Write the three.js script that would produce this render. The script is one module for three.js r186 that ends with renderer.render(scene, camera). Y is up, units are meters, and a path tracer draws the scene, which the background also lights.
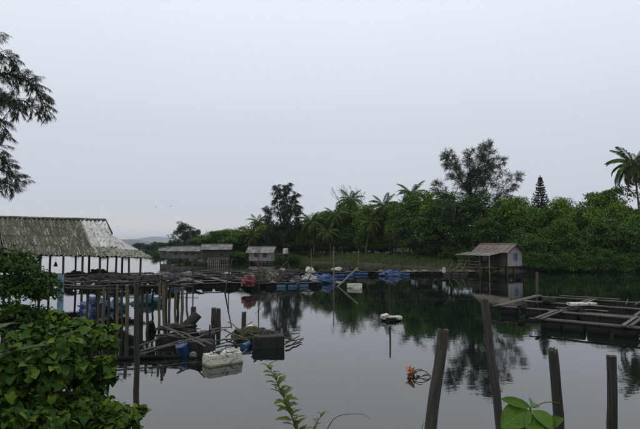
import * as THREE from 'three';
import { mergeGeometries } from 'three/addons/utils/BufferGeometryUtils.js';
import { createNoise2D, createNoise3D } from 'simplex-noise';

// ---------------------------------------------------------------- camera, sky, sun, exposure
const scene = new THREE.Scene();
const EYE = 4, FOCAL = 502, HORIZON = 244, CX = 320, CY = 214.5;
const PITCH = Math.atan((HORIZON - CY) / FOCAL);
const camera = new THREE.PerspectiveCamera(2 * Math.atan(CY / FOCAL) * 180 / Math.PI, 640 / 429, 0.1, 20000);
camera.position.set(0, EYE, 0);
camera.rotation.x = PITCH;
scene.add(camera);

const renderer = new THREE.WebGLRenderer({ antialias: true });
renderer.toneMapping = THREE.LinearToneMapping;
renderer.toneMappingExposure = 1.12;
renderer.shadowMap.enabled = true;
renderer.shadowMap.type = THREE.PCFSoftShadowMap;

function mulberry(seed) {
  let a = seed >>> 0;
  return () => { a = (a + 0x6D2B79F5) | 0; let t = Math.imul(a ^ (a >>> 15), 1 | a); t = (t + Math.imul(t ^ (t >>> 7), 61 | t)) ^ t; return ((t ^ (t >>> 14)) >>> 0) / 4294967296; };
}
const noise2 = createNoise2D(mulberry(11)), noise3 = createNoise3D(mulberry(12));

// overcast sky: layered cloud deck, a little brighter overhead, faintly warm right at the horizon
{
  // cloud colour by sine of height: creamy at the horizon, slate above it, paler overhead
  const SKY = [[0, 0.66, 0.65, 0.63], [0.03, 0.62, 0.625, 0.63], [0.075, 0.54, 0.575, 0.635], [0.21, 0.595, 0.63, 0.69], [0.42, 0.74, 0.785, 0.855], [0.7, 0.82, 0.86, 0.92], [1.01, 0.86, 0.90, 0.95]];
  const w = 512, h = 256, data = new Float32Array(w * h * 4);
  for (let j = 0; j < h; j++) {
    const el = (j + 0.5) / h * Math.PI - Math.PI / 2;
    for (let i = 0; i < w; i++) {
      const az = (i + 0.5) / w * Math.PI * 2 - Math.PI;
      const y = Math.sin(el), x = Math.cos(el) * Math.cos(az), z = Math.cos(el) * Math.sin(az);
      const s = Math.max(0, y);
      const n = noise3(x * 1.6, y * 3.5, z * 1.6) * 0.5 + noise3(x * 4, y * 8, z * 4) * 0.3;
      const q = SKY.findIndex((e) => e[0] >= s), lo = SKY[Math.max(0, q - 1)], hi = SKY[q], f = hi[0] > lo[0] ? (s - lo[0]) / (hi[0] - lo[0]) : 0;
      const k = (j * w + i) * 4, m = 1 + 0.02 * n;
      for (let c = 1; c < 4; c++) data[k + c - 1] = (lo[c] + (hi[c] - lo[c]) * f) * m;
      data[k + 3] = 1;
    }
  }
  const sky = new THREE.DataTexture(data, w, h, THREE.RGBAFormat, THREE.FloatType);
  sky.mapping = THREE.EquirectangularReflectionMapping;
  sky.magFilter = sky.minFilter = THREE.LinearFilter;
  sky.needsUpdate = true;
  scene.background = sky;
  scene.environment = sky;
}
const sun = new THREE.DirectionalLight(new THREE.Color(1, 0.97, 0.92), 0.6);
sun.position.set(-60, 130, -20);
sun.target.position.set(0, 0, -40);
sun.castShadow = true;
sun.shadow.radius = 45;
sun.shadow.mapSize.set(2048, 2048);
Object.assign(sun.shadow.camera, { left: -130, right: 130, top: 130, bottom: -130, near: 1, far: 400 });
scene.add(sun, sun.target);
scene.fog = new THREE.FogExp2(0xc9d4dd, 0.00012);

// ---------------------------------------------------------------- helpers
const V = (x, y, z) => new THREE.Vector3(x, y, z);
const lerp = (a, b, t) => a + (b - a) * t;
const sstep = THREE.MathUtils.smoothstep;
function ray(px, py) {
  const xc = (px - CX) / FOCAL, yc = (CY - py) / FOCAL, c = Math.cos(PITCH), s = Math.sin(PITCH);
  return V(xc, yc * c + s, yc * s - c);
}
const onLevel = (px, py, h = 0) => { const r = ray(px, py); return r.multiplyScalar((h - EYE) / r.y).add(camera.position); };   // where a pixel's ray meets the level h
const atDepth = (px, py, d) => { const r = ray(px, py); return r.multiplyScalar(-d / r.z).add(camera.position); };            // where it meets the distance d

const taken = new Map();
function numbered(name) { const n = taken.get(name) || 0; taken.set(name, n + 1); return n ? `${name}_${String(n).padStart(3, '0')}` : name; }
function tag(o, label, category, group, kind) {
  if (label) o.userData.label = label;
  if (category) o.userData.category = category;
  if (group) o.userData.group = group;
  if (kind) o.userData.kind = kind;
  return o;
}
function thing(name, label, category, pos, turn = 0, group) {
  const o = new THREE.Group(); o.name = numbered(name); scene.add(o);
  if (pos) o.position.copy(pos);
  o.rotation.y = turn;
  return tag(o, label, category, group);
}
function mesh(name, geo, mat, parent) {
  const m = new THREE.Mesh(geo, mat); m.name = parent ? name : numbered(name);
  m.castShadow = m.receiveShadow = true;
  (parent || scene).add(m);
  return m;
}
function single(name, geo, mat, label, category, group) { return tag(mesh(name, geo, mat), label, category, group); }
function structure(name, geo, mat) { const m = mesh(name, geo, mat); m.userData.kind = 'structure'; return m; }

// geometry collector
class GB {
  constructor(colors) { this.p = []; this.u = []; this.c = colors ? [] : null; this.i = []; }
  v(x, y, z, u = 0, w = 0, c) { this.p.push(x, y, z); this.u.push(u, w); if (this.c) this.c.push(c[0], c[1], c[2]); return this.p.length / 3 - 1; }
  tri(a, b, c) { this.i.push(a, b, c); }
  quad(a, b, c, d) { this.i.push(a, b, c, a, c, d); }
  geo(smooth = true) {
    let g = new THREE.BufferGeometry();
    g.setAttribute('position', new THREE.Float32BufferAttribute(this.p, 3));
    g.setAttribute('uv', new THREE.Float32BufferAttribute(this.u, 2));
    if (this.c) g.setAttribute('color', new THREE.Float32BufferAttribute(this.c, 3));
    g.setIndex(this.i);
    if (!smooth) g = g.toNonIndexed();
    g.computeVertexNormals();
    return g;
  }
}
// round member through points; r is a number or a list
function tube(pts, r, { radial = 8, wob = 0, cap = true, seed = 1, jag = 0, color } = {}, gb) {
  const own = !gb; gb = gb || new GB(!!color);
  const R = (i) => Array.isArray(r) ? r[Math.min(i, r.length - 1)] : r;
  const T = pts.map((p, i) => pts[Math.min(i + 1, pts.length - 1)].clone().sub(pts[Math.max(i - 1, 0)]).normalize());
  let side = Math.abs(T[0].y) > 0.9 ? V(1, 0, 0) : V(0, 1, 0);
  let len = 0; const rows = [];
  for (let i = 0; i < pts.length; i++) {
    if (i) len += pts[i].distanceTo(pts[i - 1]);
    const b = T[i].clone().cross(side).normalize(), n = b.clone().cross(T[i]).normalize(); side = n;
    const row = [];
    for (let k = 0; k <= radial; k++) {
      const a = k / radial * Math.PI * 2, ca = Math.cos(a), sa = Math.sin(a);
      const rr = R(i) * (1 + (wob ? wob * noise3(ca * 1.1 + seed * 7.3, sa * 1.1, len * 1.7 + seed) : 0));
      const q = pts[i].clone().addScaledVector(n, ca * rr).addScaledVector(b, sa * rr);
      if (jag && i === pts.length - 1) q.addScaledVector(T[i], jag * noise2(ca * 0.9 + seed * 3.1, sa * 0.9));
      row.push(gb.v(q.x, q.y, q.z, len, a * Math.max(R(i), 0.03), color));
    }
    rows.push(row);
    if (i) for (let k = 0; k < radial; k++) gb.quad(rows[i - 1][k], rows[i - 1][k + 1], row[k + 1], row[k]);
  }
  if (cap) for (const e of [0, pts.length - 1]) {
    const c = gb.v(pts[e].x, pts[e].y - (jag && e ? 0.03 : 0), pts[e].z, len * (e ? 1 : 0), 0, color), ring = [];
    for (let k = 0; k <= radial; k++) { const s = rows[e][k] * 3; ring.push(gb.v(gb.p[s], gb.p[s + 1], gb.p[s + 2], gb.u[rows[e][k] * 2] + 0.02, gb.u[rows[e][k] * 2 + 1], color)); }
    for (let k = 0; k < radial; k++) e ? gb.tri(c, ring[k], ring[k + 1]) : gb.tri(c, ring[k + 1], ring[k]);
  }
  return own ? gb.geo() : gb;
}
const line = (a, b, n = 2, bend = 0, seed = 1) => {
  const out = [];
  for (let i = 0; i < n; i++) { const t = i / (n - 1), p = a.clone().lerp(b, t); if (bend) p.add(V(noise2(seed, t * 2) * bend, noise2(seed + 9, t * 2) * bend * 0.6, noise2(seed + 5, t * 2) * bend).multiplyScalar(Math.sin(Math.PI * t) * 0.6 + 0.4)); out.push(p); }
  return out;
};
// squared timber: length along x, grain along u; corners knocked about and chamfered a little
function timber(l, h, w, seed = 1, jit = 0.006) {
  const r = mulberry(seed * 131 + 7), gb = new GB(), o = r() * 5, cf = Math.min(h, w) * 0.12;
  const prof = [[-h / 2, -w / 2 + cf], [-h / 2, w / 2 - cf], [-h / 2 + cf, w / 2], [h / 2 - cf, w / 2], [h / 2, w / 2 - cf], [h / 2, -w / 2 + cf], [h / 2 - cf, -w / 2], [-h / 2 + cf, -w / 2]];
  const j = () => (r() - 0.5) * 2 * jit, ends = [];
  for (const sx of [-1, 1]) { const row = prof.map(([y, z]) => [sx * l / 2 + j(), y + j(), z + j()]); ends.push(row); }
  let q = 0;
  for (let k = 0; k < 8; k++) {
    const n = (k + 1) % 8, d = Math.hypot(prof[n][0] - prof[k][0], prof[n][1] - prof[k][1]);
    const a = gb.v(...ends[0][k], o, q), b = gb.v(...ends[1][k], o + l, q), c = gb.v(...ends[1][n], o + l, q + d), e = gb.v(...ends[0][n], o, q + d);
    gb.quad(a, b, c, e); q += d;
  }
  for (const s of [0, 1]) { const f = ends[s].map((p) => gb.v(...p, o + p[1] * 0.3, p[2])); for (let k = 1; k < 7; k++) s ? gb.tri(f[0], f[k + 1], f[k]) : gb.tri(f[0], f[k], f[k + 1]); }
  return gb.geo(false);
}
const timberCache = new Map();
function timberOf(l, h, w, variant) { const k = `${l.toFixed(2)}|${h.toFixed(3)}|${w.toFixed(3)}|${variant}`; if (!timberCache.has(k)) timberCache.set(k, timber(l, h, w, variant + 1)); return timberCache.get(k); }
// a plank from a to b, lying flat
function plank(name, a, b, h, w, mat, parent, variant = 0, roll = 0) {
  const m = mesh(name, timberOf(a.distanceTo(b), h, w, variant), mat, parent);
  const x = b.clone().sub(a).normalize(), up = Math.abs(x.y) > 0.95 ? V(0, 0, 1) : V(0, 1, 0), z = x.clone().cross(up).normalize(), y = z.clone().cross(x);
  m.quaternion.setFromRotationMatrix(new THREE.Matrix4().makeBasis(x, y, z));
  if (roll) m.rotateX(roll);
  m.position.copy(a).add(b).multiplyScalar(0.5);
  return m;
}
function lathe(profile, seg = 18) { return new THREE.LatheGeometry(profile.map(([x, y]) => new THREE.Vector2(x, y)), seg); }
// lumpy heap of net or tarpaulin, flat underneath
function heapGeo(rx, ry, rz, seed, rough = 0.3) {
  const g = new THREE.SphereGeometry(1, 26, 14, 0, Math.PI * 2, 0, Math.PI * 0.5), p = g.attributes.position;
  for (let i = 0; i < p.count; i++) {
    const x = p.getX(i), y = p.getY(i), z = p.getZ(i);
    const n = 1 + rough * noise3(x * 1.5 + seed, y * 1.5, z * 1.5) + rough * 0.55 * noise3(x * 4 + seed, y * 4, z * 4) + rough * 0.3 * noise3(x * 9, y * 9 + seed, z * 9);
    p.setXYZ(i, x * rx * n, Math.max(0, y) * ry * n, z * rz * n);
  }
  g.computeVertexNormals();
  return g;
}

// ---------------------------------------------------------------- textures (what surfaces are made of)
function periodic(x, y, px, py, seed = 0) {   // tiling noise, px and py whole periods per tile
  const a = x * Math.PI * 2, b = y * Math.PI * 2;
  const u = Math.cos(a) * px / 6.283, v = Math.sin(a) * px / 6.283, s = Math.cos(b) * py / 6.283, t = Math.sin(b) * py / 6.283;
  return noise3(u + s * 1.3 + seed, v - t * 1.1 + seed * 2, s + t * 0.7 + seed) * 0.6 + noise3(v + t * 1.2 - seed, u + s, t - s + seed * 3) * 0.4;
}
function tex(size, fn, srgb = true) {
  const d = new Uint8Array(size * size * 4);
  for (let j = 0; j < size; j++) for (let i = 0; i < size; i++) {
    const c = fn(i / size, j / size), k = (j * size + i) * 4;
    for (let q = 0; q < 3; q++) d[k + q] = Math.max(0, Math.min(255, (Array.isArray(c) ? c[q] : c) * 255));
    d[k + 3] = 255;
  }
  const t = new THREE.DataTexture(d, size, size);
  t.wrapS = t.wrapT = THREE.RepeatWrapping; t.magFilter = THREE.LinearFilter; t.minFilter = THREE.LinearMipmapLinearFilter; t.generateMipmaps = true;
  if (srgb) t.colorSpace = THREE.SRGBColorSpace;
  t.needsUpdate = true;
  return t;
}
const clamp = (x, a = 0, b = 1) => Math.max(a, Math.min(b, x));
const grain = (u, v) => periodic(u, v, 2, 46, 1) * 0.5 + periodic(u, v, 5, 110, 2) * 0.35 + periodic(u, v, 3, 9, 3) * 0.35;
const woodMap = tex(512, (u, v) => { const g = grain(u, v), m = sstep(periodic(u, v, 6, 5, 4), 0.25, 0.7); const crack = sstep(periodic(u, v, 2, 34, 17) + 0.3 * periodic(u, v, 7, 70, 18), 0.42, 0.7), b = clamp((0.72 + 0.38 * g) * (1 - 0.6 * crack)); return [b * lerp(1, 0.82, m), b * lerp(0.97, 0.9, m), b * lerp(0.93, 0.72, m)]; });
const woodBump = tex(256, (u, v) => clamp(0.5 + 0.5 * grain(u, v)), false);
const barkMap = tex(256, (u, v) => { const b = clamp(0.7 + 0.25 * periodic(u, v, 30, 8, 5) + 0.2 * periodic(u, v, 8, 6, 6)); const l = sstep(periodic(u, v, 7, 7, 9), 0.35, 0.6); return [b * lerp(1, 1.12, l), b * lerp(0.95, 1.15, l), b * lerp(0.88, 1.0, l)]; });
const stainMap = tex(512, (u, v) => { const n = periodic(u, v, 5, 5, 7) * 0.5 + periodic(u, v, 14, 14, 8) * 0.35 + periodic(u, v, 40, 40, 9) * 0.25; const b = clamp(0.8 + 0.3 * n); return [b, b * 0.985, b * 0.96]; });
const dirtBump = tex(256, (u, v) => clamp(0.5 + 0.3 * periodic(u, v, 12, 12, 3) + 0.3 * periodic(u, v, 40, 40, 4)), false);
// fibre cement sheet: u runs down the slope in tiles of 2 m, v across; pale lichen streaks and dark algae
const roofMap = tex(512, (u, v) => {
  const streak = periodic(u, v, 1, 13, 11) * 0.65 + periodic(u, v, 5, 30, 12) * 0.45, blot = periodic(u, v, 5, 6, 13) * 0.6 + periodic(u, v, 18, 16, 14) * 0.4;
  const li = sstep(streak + blot * 0.8, 0.05, 0.6), al = sstep(-streak * 0.7 + blot, 0.15, 0.8), mo = sstep(periodic(u, v, 9, 9, 15), 0.35, 0.65);
  let c = [0.33, 0.32, 0.28];
  c = c.map((x, q) => lerp(x, [0.70, 0.69, 0.64][q], li * 0.95));
  c = c.map((x, q) => lerp(x, [0.12, 0.12, 0.10][q], al * 0.92));
  return c.map((x, q) => lerp(x, [0.30, 0.31, 0.20][q], mo * 0.5));
});
const paleRoofMap = tex(512, (u, v) => {
  const streak = periodic(u, v, 1, 14, 21) * 0.7 + periodic(u, v, 5, 34, 22) * 0.4, blot = periodic(u, v, 6, 6, 23);
  const d = sstep(streak + blot * 0.8, 0.0, 0.7), f = 1 - 0.05 * Math.abs(periodic(u, v, 30, 30, 24));
  return [lerp(0.88, 0.44, d * 0.75) * f, lerp(0.88, 0.45, d * 0.75) * f, lerp(0.87, 0.41, d * 0.75) * f];
});
const mossRoofMap = tex(512, (u, v) => {
  const b = periodic(u, v, 7, 7, 31) * 0.6 + periodic(u, v, 22, 22, 32) * 0.5, s = periodic(u, v, 3, 60, 33);
  const m = sstep(b + s * 0.4, -0.35, 0.35);
  return [lerp(0.62, 0.27, m), lerp(0.63, 0.29, m), lerp(0.58, 0.22, m)];
});
const foamMap = tex(512, (u, v) => {
  const n = periodic(u, v, 6, 6, 41) * 0.6 + periodic(u, v, 22, 22, 42) * 0.5, a = sstep(n, -0.1, 0.65), p = clamp(0.96 + 0.08 * periodic(u, v, 70, 70, 43));
  return [lerp(0.86, 0.42, a) * p, lerp(0.86, 0.43, a) * p, lerp(0.82, 0.33, a) * p];
});
const groundMap = tex(512, (u, v) => {
  const n = periodic(u, v, 9, 9, 51) * 0.5 + periodic(u, v, 35, 35, 52) * 0.5, g = sstep(n, -0.2, 0.4), f = 0.9 + 0.2 * periodic(u, v, 90, 90, 53);
  return [lerp(0.36, 0.27, g) * f, lerp(0.31, 0.32, g) * f, lerp(0.24, 0.18, g) * f];
});
// leaf: midrib along u, side veins
const leafMap = tex(128, (u, v) => { const m = Math.abs(v - 0.5), rib = 1 - sstep(m, 0.0, 0.03), vein = Math.pow(0.5 + 0.5 * Math.cos((u * 7 - m * 6) * 6.283), 14) * 0.35; const b = clamp(0.8 + 0.1 * periodic(u, v, 6, 6, 61) + 0.2 * Math.max(rib, vein)); return [b * (1 + rib * 0.1), b, b * 0.9]; });
const waterBump = tex(1024, (u, v) => clamp(0.5 + 0.26 * periodic(u, v, 9, 12, 71) + 0.16 * periodic(u, v, 24, 30, 72) + 0.05 * periodic(u, v, 60, 80, 73)), false);
const waterRough = tex(256, (u, v) => clamp(0.45 + 0.5 * periodic(u, v, 5, 7, 74) + 0.2 * periodic(u, v, 12, 16, 75)), false);

const at = (t, rx, ry) => { const c = t.clone(); c.repeat.set(rx, ry); c.needsUpdate = true; return c; };
const std = (o) => new THREE.MeshStandardMaterial(o), lin = (r, g, b) => new THREE.Color().setRGB(r, g, b);
const wMap = at(woodMap, 0.5, 1.2), wBump = at(woodBump, 0.5, 1.2), sMap = at(stainMap, 0.7, 0.7), bMap = at(barkMap, 0.8, 1.2);
const wood = (r, g, b, rough = 0.85) => std({ color: lin(r, g, b), map: wMap, bumpMap: wBump, bumpScale: 0.006, roughness: rough });
const M = {
  greyWood: [wood(0.18, 0.168, 0.15), wood(0.135, 0.125, 0.11), wood(0.24, 0.225, 0.2)],
  darkWood: [wood(0.055, 0.047, 0.038, 0.7), wood(0.038, 0.033, 0.028, 0.65), wood(0.075, 0.063, 0.05, 0.75)],
  brownWood: [wood(0.085, 0.066, 0.050), wood(0.11, 0.088, 0.068), wood(0.066, 0.052, 0.040)],
  lichenWood: [wood(0.21, 0.19, 0.115), wood(0.07, 0.062, 0.045), wood(0.10, 0.088, 0.066)],
  paleWood: [wood(0.36, 0.34, 0.30), wood(0.42, 0.40, 0.36), wood(0.30, 0.275, 0.235)],
  bamboo: [wood(0.24, 0.205, 0.125, 0.55), wood(0.17, 0.145, 0.095, 0.55), wood(0.11, 0.095, 0.07, 0.6)],
  drivenWood: [wood(0.095, 0.088, 0.08), wood(0.058, 0.051, 0.045)],
  redWood: [wood(0.105, 0.08, 0.065), wood(0.075, 0.062, 0.052)],
  wall: [wood(0.52, 0.53, 0.60), wood(0.44, 0.45, 0.52), wood(0.57, 0.57, 0.62)],
  tinWall: [wood(0.27, 0.27, 0.28), wood(0.20, 0.20, 0.205)],
  roofOld: [std({ color: lin(0.88, 0.85, 0.79), map: at(roofMap, 0.5, 0.5), roughness: 0.92 }), std({ color: lin(0.70, 0.67, 0.60), map: at(roofMap, 0.43, 0.55), roughness: 0.92 }), std({ color: lin(1, 0.97, 0.92), map: at(roofMap, 0.6, 0.45), roughness: 0.92 })],
  roofPale: [std({ color: lin(0.80, 0.80, 0.79), map: at(paleRoofMap, 0.5, 0.5), roughness: 0.9 }), std({ color: lin(0.62, 0.62, 0.60), map: at(paleRoofMap, 0.4, 0.6), roughness: 0.9 }), std({ color: lin(0.72, 0.72, 0.70), map: at(paleRoofMap, 0.33, 0.7), roughness: 0.9 })],
  roofMoss: [std({ color: lin(0.9, 0.9, 0.85), map: at(mossRoofMap, 0.5, 0.5), roughness: 0.95 })],
  roofRed: [std({ color: lin(0.235, 0.19, 0.17), map: sMap, roughness: 0.85 }), std({ color: lin(0.20, 0.17, 0.155), map: sMap, roughness: 0.85 }), std({ color: lin(0.265, 0.235, 0.215), map: sMap, roughness: 0.85 })],
  roofGrey: [std({ color: lin(0.24, 0.24, 0.235), map: sMap, roughness: 0.8 }), std({ color: lin(0.18, 0.18, 0.175), map: sMap, roughness: 0.8 }), std({ color: lin(0.30, 0.30, 0.29), map: sMap, roughness: 0.8 })],
  black: new THREE.MeshPhysicalMaterial({ color: lin(0.010, 0.010, 0.010), map: sMap, bumpMap: dirtBump, bumpScale: 0.006, roughness: 0.85, specularIntensity: 0.4 }),
  blackBlock: std({ color: lin(0.020, 0.019, 0.018), map: sMap, bumpMap: dirtBump, bumpScale: 0.012, roughness: 0.8 }),
  blue: [std({ color: lin(0.02, 0.075, 0.24), map: sMap, roughness: 0.42 }), std({ color: lin(0.03, 0.10, 0.27), map: sMap, roughness: 0.5 }), std({ color: lin(0.035, 0.13, 0.24), map: sMap, roughness: 0.5 })],
  teal: std({ color: lin(0.03, 0.12, 0.17), map: sMap, bumpMap: dirtBump, bumpScale: 0.02, roughness: 0.85 }),
  paleBlue: std({ color: lin(0.22, 0.36, 0.52), map: sMap, roughness: 0.5 }),
  red: std({ color: lin(0.17, 0.022, 0.022), map: sMap, roughness: 0.5 }),
  foam: std({ color: lin(0.84, 0.84, 0.79), map: at(foamMap, 0.9, 0.9), bumpMap: dirtBump, bumpScale: 0.008, roughness: 0.9 }),
  foamAlgae: std({ color: lin(0.30, 0.34, 0.20), map: at(foamMap, 1.3, 1.3), bumpMap: dirtBump, bumpScale: 0.008, roughness: 0.9 }),
  white: std({ color: lin(0.6, 0.6, 0.58), map: sMap, roughness: 0.6 }),
  net: [std({ color: lin(0.035, 0.038, 0.034), map: sMap, bumpMap: dirtBump, bumpScale: 0.05, roughness: 0.95 }), std({ color: lin(0.05, 0.058, 0.05), map: sMap, bumpMap: dirtBump, bumpScale: 0.05, roughness: 0.95 }), std({ color: lin(0.075, 0.07, 0.06), map: sMap, bumpMap: dirtBump, bumpScale: 0.05, roughness: 0.95 })],
  mossNet: std({ color: lin(0.10, 0.105, 0.045), map: sMap, bumpMap: dirtBump, bumpScale: 0.05, roughness: 0.95 }),
  rope: std({ color: lin(0.12, 0.12, 0.11), roughness: 0.9 }),
  glass: std({ color: lin(0.02, 0.025, 0.03), roughness: 0.15 }),
  bark: std({ color: lin(0.085, 0.072, 0.058), map: bMap, bumpMap: at(barkMap, 0.8, 1.2), bumpScale: 0.02, roughness: 0.95 }),
  palmBark: std({ color: lin(0.15, 0.135, 0.115), map: bMap, bumpMap: at(barkMap, 0.8, 1.2), bumpScale: 0.02, roughness: 0.95 }),
  foliage: new THREE.MeshPhysicalMaterial({ vertexColors: true, roughness: 0.8, specularIntensity: 0.25 }),
  deadLeaf: [std({ color: lin(0.36, 0.13, 0.045), roughness: 0.7 }), std({ color: lin(0.24, 0.10, 0.045), roughness: 0.75 }), std({ color: lin(0.42, 0.2, 0.08), roughness: 0.7 })],
  hill: std({ color: lin(0.035, 0.05, 0.045), roughness: 1 }),
};
const leafMat = (r, g, b, rough = 0.6, t = 0.3) => new THREE.MeshPhysicalMaterial({ color: lin(r, g, b), map: leafMap, roughness: rough, specularIntensity: 0.35, transmission: t, thickness: 0, side: THREE.DoubleSide, ior: 1.4 });
const pick = (list, r) => list[Math.floor(r() * list.length) % list.length];

// ---------------------------------------------------------------- ground, water, hills
// plan of the river: near shore and far shore as distances ahead of the viewer for each x
function piece(list, x) { if (x <= list[0][0]) return list[0][1]; for (let i = 1; i < list.length; i++) if (x <= list[i][0]) { const [a, b] = list[i - 1], [c, d] = list[i]; return lerp(b, d, (x - a) / (c - a)); } return list[list.length - 1][1]; }
const NEAR = [[-300, 60], [-60, 32], [-40, 26], [-22, 22], [-13, 19.5], [-9.2, 15.5], [-6.6, 12], [-5, 10.2], [-3, 8.6], [0, 8], [8, 8], [16, 9], [60, 14], [300, 20]];
const FAR = [[-300, 420], [-150, 360], [-95, 300], [-60, 190], [-44, 150], [-30, 122], [-15, 112], [0, 108], [9, 100], [16, 86], [22, 74.5], [30, 72.8], [50, 73.8], [90, 70.5], [300, 60]];
function groundY(x, z) {
  const d = -z, n = noise2(x * 0.12, z * 0.12) * 0.9 + noise2(x * 0.4, z * 0.4) * 0.3;
  const a = piece(NEAR, x) + n * 0.6 - d, b = d - piece(FAR, x) + n;            // metres inland of either shore
  const near = a > 0 ? Math.min(2.4, a * 0.42) : Math.max(-2.5, a * 0.5), far = b > 0 ? Math.min(1.5, b * 0.22) : Math.max(-2.5, b * 0.4);
  const bump = (noise2(x * 0.9, z * 0.9) * 0.06 + noise2(x * 0.2, z * 0.2) * 0.12);
  return Math.max(near, far) + bump * (Math.max(near, far) > 0.1 ? 1 : 0.3);
}
function axis(from, to, fine0, fine1, step, grow = 1.35) {
  const out = []; for (let v = fine0; v <= fine1 + 1e-6; v += step) out.push(v);
  let s = step, v = fine0; while (v > from) { s *= grow; v -= s; out.unshift(v); }
  s = step; v = fine1; while (v < to) { s *= grow; v += s; out.push(v); }
  return out;
}
{
  const xs = axis(-10000, 10000, -64, 64, 1.1), zs = axis(-10000, 900, -170, 8, 1.1), gb = new GB();
  for (const z of zs) for (const x of xs) gb.v(x, groundY(x, z), z, x / 4, z / 4);
  const w = xs.length;
  for (let j = 0; j < zs.length - 1; j++) for (let i = 0; i < w - 1; i++) { const a = j * w + i; gb.quad(a, a + w, a + w + 1, a + 1); }
  structure('ground', gb.geo(), std({ color: lin(0.42, 0.44, 0.36), map: groundMap, bumpMap: dirtBump, bumpScale: 0.05, roughness: 0.95 }));
}
{
  const g = new THREE.PlaneGeometry(20000, 10900, 1, 1); g.rotateX(-Math.PI / 2); g.translate(0, 0, -4550);
  const p = g.attributes.position, u = g.attributes.uv; for (let i = 0; i < p.count; i++) u.setXY(i, p.getX(i), p.getZ(i));
  structure('water', g, new THREE.MeshPhysicalMaterial({ color: lin(0.004, 0.0075, 0.006), roughness: 0.05, roughnessMap: at(waterRough, 1 / 70, 1 / 45), ior: 1.85, bumpMap: at(waterBump, 1 / 11, 1 / 9), bumpScale: 0.0016 }));
}
function hillGeo(d, spots, seed) {   // ridge with real depth, spots = [px, crest py]
  const gb = new GB(), n = 90, m = 8, x0 = atDepth(spots[0][0], HORIZON, d).x, x1 = atDepth(spots[spots.length - 1][0], HORIZON, d).x;
  for (let j = 0; j <= m; j++) for (let i = 0; i <= n; i++) {
    const px = lerp(spots[0][0], spots[spots.length - 1][0], i / n), crest = Math.max(1, atDepth(px, piece(spots, px), d).y), t = j / m;
    const h = crest * Math.sin(Math.PI * t) * (1 + 0.06 * noise2(i * 0.5 + seed, j)) - 2;
    gb.v(lerp(x0, x1, i / n), h, -d + (0.5 - t) * d * 0.16, i, j);
  }
  for (let j = 0; j < m; j++) for (let i = 0; i < n; i++) { const a = j * (n + 1) + i; gb.quad(a, a + 1, a + n + 2, a + n + 1); }
  return gb.geo();
}
structure('hills', hillGeo(9000, [[-260, 243.6], [20, 241.5], [90, 240], [118, 239.6], [140, 238.6], [150, 236.6], [157, 236], [166, 237.5], [180, 240], [230, 242], [420, 243.5]], 3), M.hill);
structure('hills', hillGeo(4600, [[-240, 243], [60, 240], [112, 239.2], [136, 239.4], [147, 241.5], [160, 243], [220, 243.8]], 5), M.hill);

// ---------------------------------------------------------------- foliage builders
// a leaf: rhombus with a fold, 2 faces
function leafQuad(gb, c, dir, nrm, l, w, col) {
  const s = dir.clone().cross(nrm).normalize().multiplyScalar(w / 2), f = nrm.clone().multiplyScalar(w * 0.16);
  const a = gb.v(c.x, c.y, c.z, 0, 0.5, col), b = gb.v(c.x + dir.x * l * 0.5 + s.x + f.x, c.y + dir.y * l * 0.5 + s.y + f.y, c.z + dir.z * l * 0.5 + s.z + f.z, 0.5, 1, col);
  const t = gb.v(c.x + dir.x * l, c.y + dir.y * l, c.z + dir.z * l, 1, 0.5, col), d = gb.v(c.x + dir.x * l * 0.5 - s.x + f.x, c.y + dir.y * l * 0.5 - s.y + f.y, c.z + dir.z * l * 0.5 - s.z + f.z, 0.5, 0, col);
  gb.tri(a, b, t); gb.tri(a, t, d);
}
function rdir(r) { const z = r() * 2 - 1, a = r() * 6.2832, q = Math.sqrt(1 - z * z); return V(q * Math.cos(a), z, q * Math.sin(a)); }
const tint = (base, r, s = 0.3) => { const k = 1 + (r() - 0.5) * 2 * s, y = (r() - 0.5) * s; return [base[0] * k * (1 + y), base[1] * k, base[2] * k * (1 - y)]; };
// crown of radius about 1: clumps on limbs through an uneven volume, small leaves in each
function crownGeo(seed, { clumps = 70, leaves = 130, leaf = 0.075, flat = 1, low = -0.75, col = [0.045, 0.085, 0.022], spread = 1, size = [0.17, 0.33] } = {}) {
  const r = mulberry(seed), gb = new GB(true);
  const lobes = Array.from({ length: 7 }, () => ({ d: rdir(r), k: 0.72 + r() * 0.5 }));
  for (let c = 0; c < clumps; c++) {
    let d = rdir(r); if (d.y < low) d.y = -d.y * 0.5;
    let reach = 0.74; for (const l of lobes) reach = Math.max(reach, l.k * Math.pow(Math.max(0, d.dot(l.d)), 2.2));
    const q = Math.pow(r(), 0.42) * reach * 0.86 * spread, ctr = d.clone().multiplyScalar(q); ctr.y *= flat;
    const cr = lerp(size[0], size[1], r()), base = tint(col, r, 0.28);
    for (let i = 0; i < leaves; i++) {
      const o = rdir(r); if (o.y < -0.2 && r() < 0.75) o.y = -o.y;
      const p = o.clone().multiplyScalar(cr * (0.55 + 0.5 * r())); p.y *= 0.62;
      const n = o.clone().multiplyScalar(0.5).add(V(0, 0.75, 0)).add(rdir(r).multiplyScalar(0.75)).normalize();
      const dd = rdir(r).add(o.clone().multiplyScalar(0.7)).add(V(0, -0.25, 0)); dd.addScaledVector(n, -dd.dot(n)).normalize();
      const l = leaf * (0.65 + r() * 0.7);
      leafQuad(gb, p.add(ctr), dd, n, l, l * 0.55, tint(base, r, 0.22));
    }
  }
  return gb.geo(false);
}
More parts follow.
